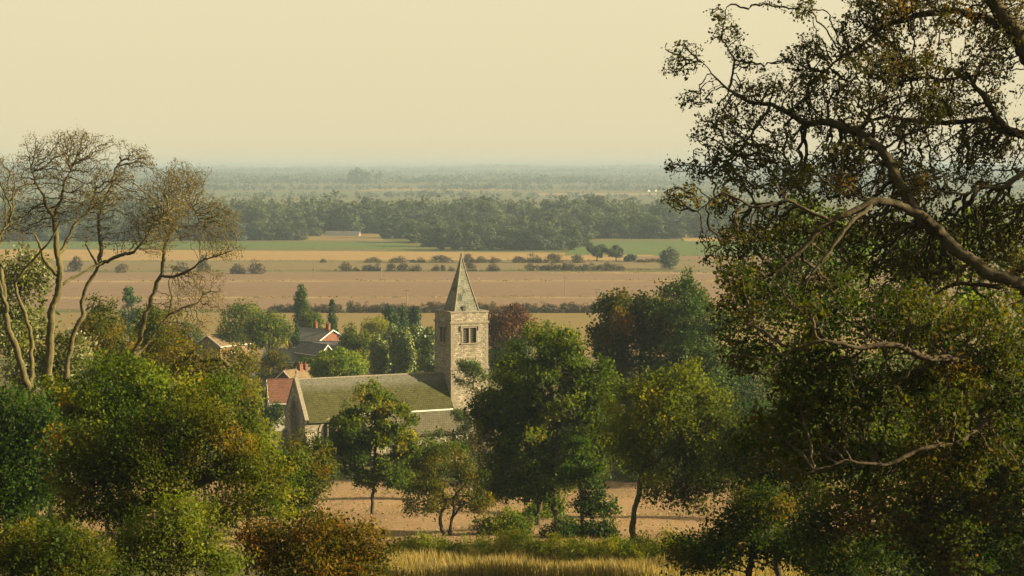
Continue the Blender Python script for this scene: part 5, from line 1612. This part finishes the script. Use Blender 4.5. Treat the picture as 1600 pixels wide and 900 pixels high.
far_line("faint tree line in the haze just above the broad wood", 2900, 0.5, 0.6, 1.0, 15, 41)
far_line("faint tree line below the far pale farmhouses", 3600, 0.75, 0.7, 1.1, 17, 42)
far_line("faint far tree line behind the pale farmhouses", 4450, 1.1, 1.0, 1.6, 20, 43)
far_line("very faint far tree line near the horizon", 5800, 1.1, 1.1, 1.7, 26, 44)
far_line("barely visible wooded rise at the horizon", 7600, 1.1, 1.3, 1.9, 36, 45)
far_line("last wooded rise melting into the sky", 10000, 1.1, 1.3, 2.0, 50, 46)
r = np.random.default_rng(50)
sp = [(at(565 + r.normal() * 9, 280, 4400)[0], 4400 + r.uniform(-40, 40), r.uniform(1.5, 2.2) * (1 - 0.02 * 0)) for _ in range(14)]
tree_mass("woodland", "dark rounded clump rising above the far tree line", sp, 16, 16, 60, 4.0, 'wood_dark', 51)

# ------------------------------------------------------------------ dry grass in front
r = np.random.default_rng(60)
n = 36000
bx_ = r.uniform(-9, 13, n * 2)
by_ = 72 + 46 * r.uniform(0, 1, n * 2) ** 1.5
den = 0.5 + 0.5 * np.sin(bx_ * 0.9 + by_ * 0.5) * np.sin(bx_ * 0.37 - by_ * 0.8 + 1)
k = r.uniform(size=n * 2) < 0.25 + 0.75 * den
bx_, by_, den = bx_[k][:n], by_[k][:n], den[k][:n]
n = len(bx_)
bz = G(bx_, by_) - 0.02
hh = r.uniform(0.35, 0.75, n) * (0.6 + 0.6 * den)
ang = r.uniform(0, 6.28, n)
wv = np.stack([np.cos(ang), np.sin(ang), np.zeros(n)], -1) * 0.014
lean = r.normal(size=(n, 3)) * np.array([0.16, 0.16, 0]) + np.array([-0.06, 0, 0])
b0 = np.stack([bx_, by_, bz], -1)
mid = b0 + lean * hh[:, None] * 0.35 + np.array([0, 0, 1]) * hh[:, None] * 0.6
tipp = b0 + lean * hh[:, None] * 1.1 + np.array([0, 0, 1]) * hh[:, None]
V = np.stack([b0 - wv, b0 + wv, mid + wv * 0.8, mid - wv * 0.8, tipp], 1).reshape(-1, 3)
i = np.arange(n) * 5
o = link("grass", np_mesh("grass", V, [np.stack([i, i + 1, i + 2, i + 3], -1), np.stack([i + 3, i + 2, i + 4], -1)], M['blade'],
                          tint=np.tile(np.clip(0.5 + 0.25 * r.normal(size=n) + 0.3 * (den - 0.5), 0, 1), 2)))
tag(o, "tall dry golden grass along the bottom of the picture", "grass", kind="stuff")

# ------------------------------------------------------------------ stubble on the near field
r = np.random.default_rng(63)
n = 16000
rowy = 127 + 0.9 * r.integers(0, 106, n)
sx = r.uniform(-30, 24, n)
sy = rowy + r.normal(size=n) * 0.12 + 0.02 * sx
kk = r.uniform(size=n) < 0.45 + 0.4 * np.sin(sx * 0.21 + sy * 0.4) * np.sin(sy * 0.17 - sx * 0.05)
sx, sy = sx[kk], sy[kk]
n = len(sx)
P = np.stack([sx, sy, G(sx, sy) + 0.12], -1)
V, q = leaf_quads(r, P, np.tile(np.array([0.2, -1.0, 0.5]), (n, 1)), 0.19, aspect=0.4, outward=1.2)
o = link("stubble", np_mesh("stubble", V, [q], M['blade'], tint=np.clip(0.55 + 0.28 * r.normal(size=n), 0, 1)))
tag(o, "cut straw stubble and weeds in faint rows on the pale field", "stubble", kind="stuff")

# ------------------------------------------------------------------ rough grass and weeds along the field edges
r = np.random.default_rng(61)
pts = []
for x0, y0, x1, y1, dn in ((-50, 466.4, 1700, 465.2, 0.55), (-50, 441, 1700, 438.2, 0.4), (860, 426.5, 1700, 430, 0.6), (-50, 424, 1700, 421.8, 0.8), (-50, 409, 1100, 407.5, 0.6), (880, 400, 1700, 399, 0.6),
                           (-50, 387, 640, 389, 0.5), (-50, 487, 1700, 487, 0.5)):
    px = x0
    while px < x1:
        if r.uniform() < dn * (0.6 + 0.5 * math.sin(px * 0.031 + y0) + 0.4 * math.sin(px * 0.11 + y0)):
            t = (px - x0) / (x1 - x0)
            pts.append((*on_plain(px, y0 + (y1 - y0) * t + r.normal() * 0.25), r.uniform(0.5, 1.2)))
        px += 2.4
pts = np.array(pts)
C = np.repeat(pts, 7, axis=0)
P = np.stack([C[:, 0] + r.normal(size=len(C)) * 0.6, C[:, 1] + r.normal(size=len(C)) * 0.8, G(C[:, 0], C[:, 1]) + 0.15 + r.uniform(0, 0.8, len(C)) * C[:, 2]], -1)
V, q = leaf_quads(r, P, np.zeros((len(P), 3)), 0.5, aspect=0.7)
o = link("rough_grass", np_mesh("rough_grass", V, [q], M['margin'], tint=np.clip(0.5 + 0.25 * r.normal(size=len(P)), 0, 1)))
tag(o, "ragged pale grass and weeds along the edges of the distant fields", "grass", kind="stuff")

# ------------------------------------------------------------------ haze
g = N("haze")
pv = g.new("ShaderNodeVolumePrincipled")
pv.inputs["Color"].default_value = (0.235, 0.31, 0.385, 1)
pv.inputs["Density"].default_value = HAZE_DENSITY
pv.inputs["Anisotropy"].default_value = 0.0
g.l.new(pv.outputs[0], g.out.inputs["Volume"])
mb = MB()
mb.box(-6600, 6600, -420, 14600, -1.5, 66)
hz = mb.build("haze", g.m)
tag(hz, kind="stuff")
print("NODES", sum(t[1] for t in TREES), "LEAVES", sum(t[2] for t in TREES))
_t = 0
for m_ in bpy.data.meshes:
    _t += len(m_.loops) - 2 * len(m_.polygons)
print("TRIANGLES", _t, "OBJECTS", len(bpy.data.objects))
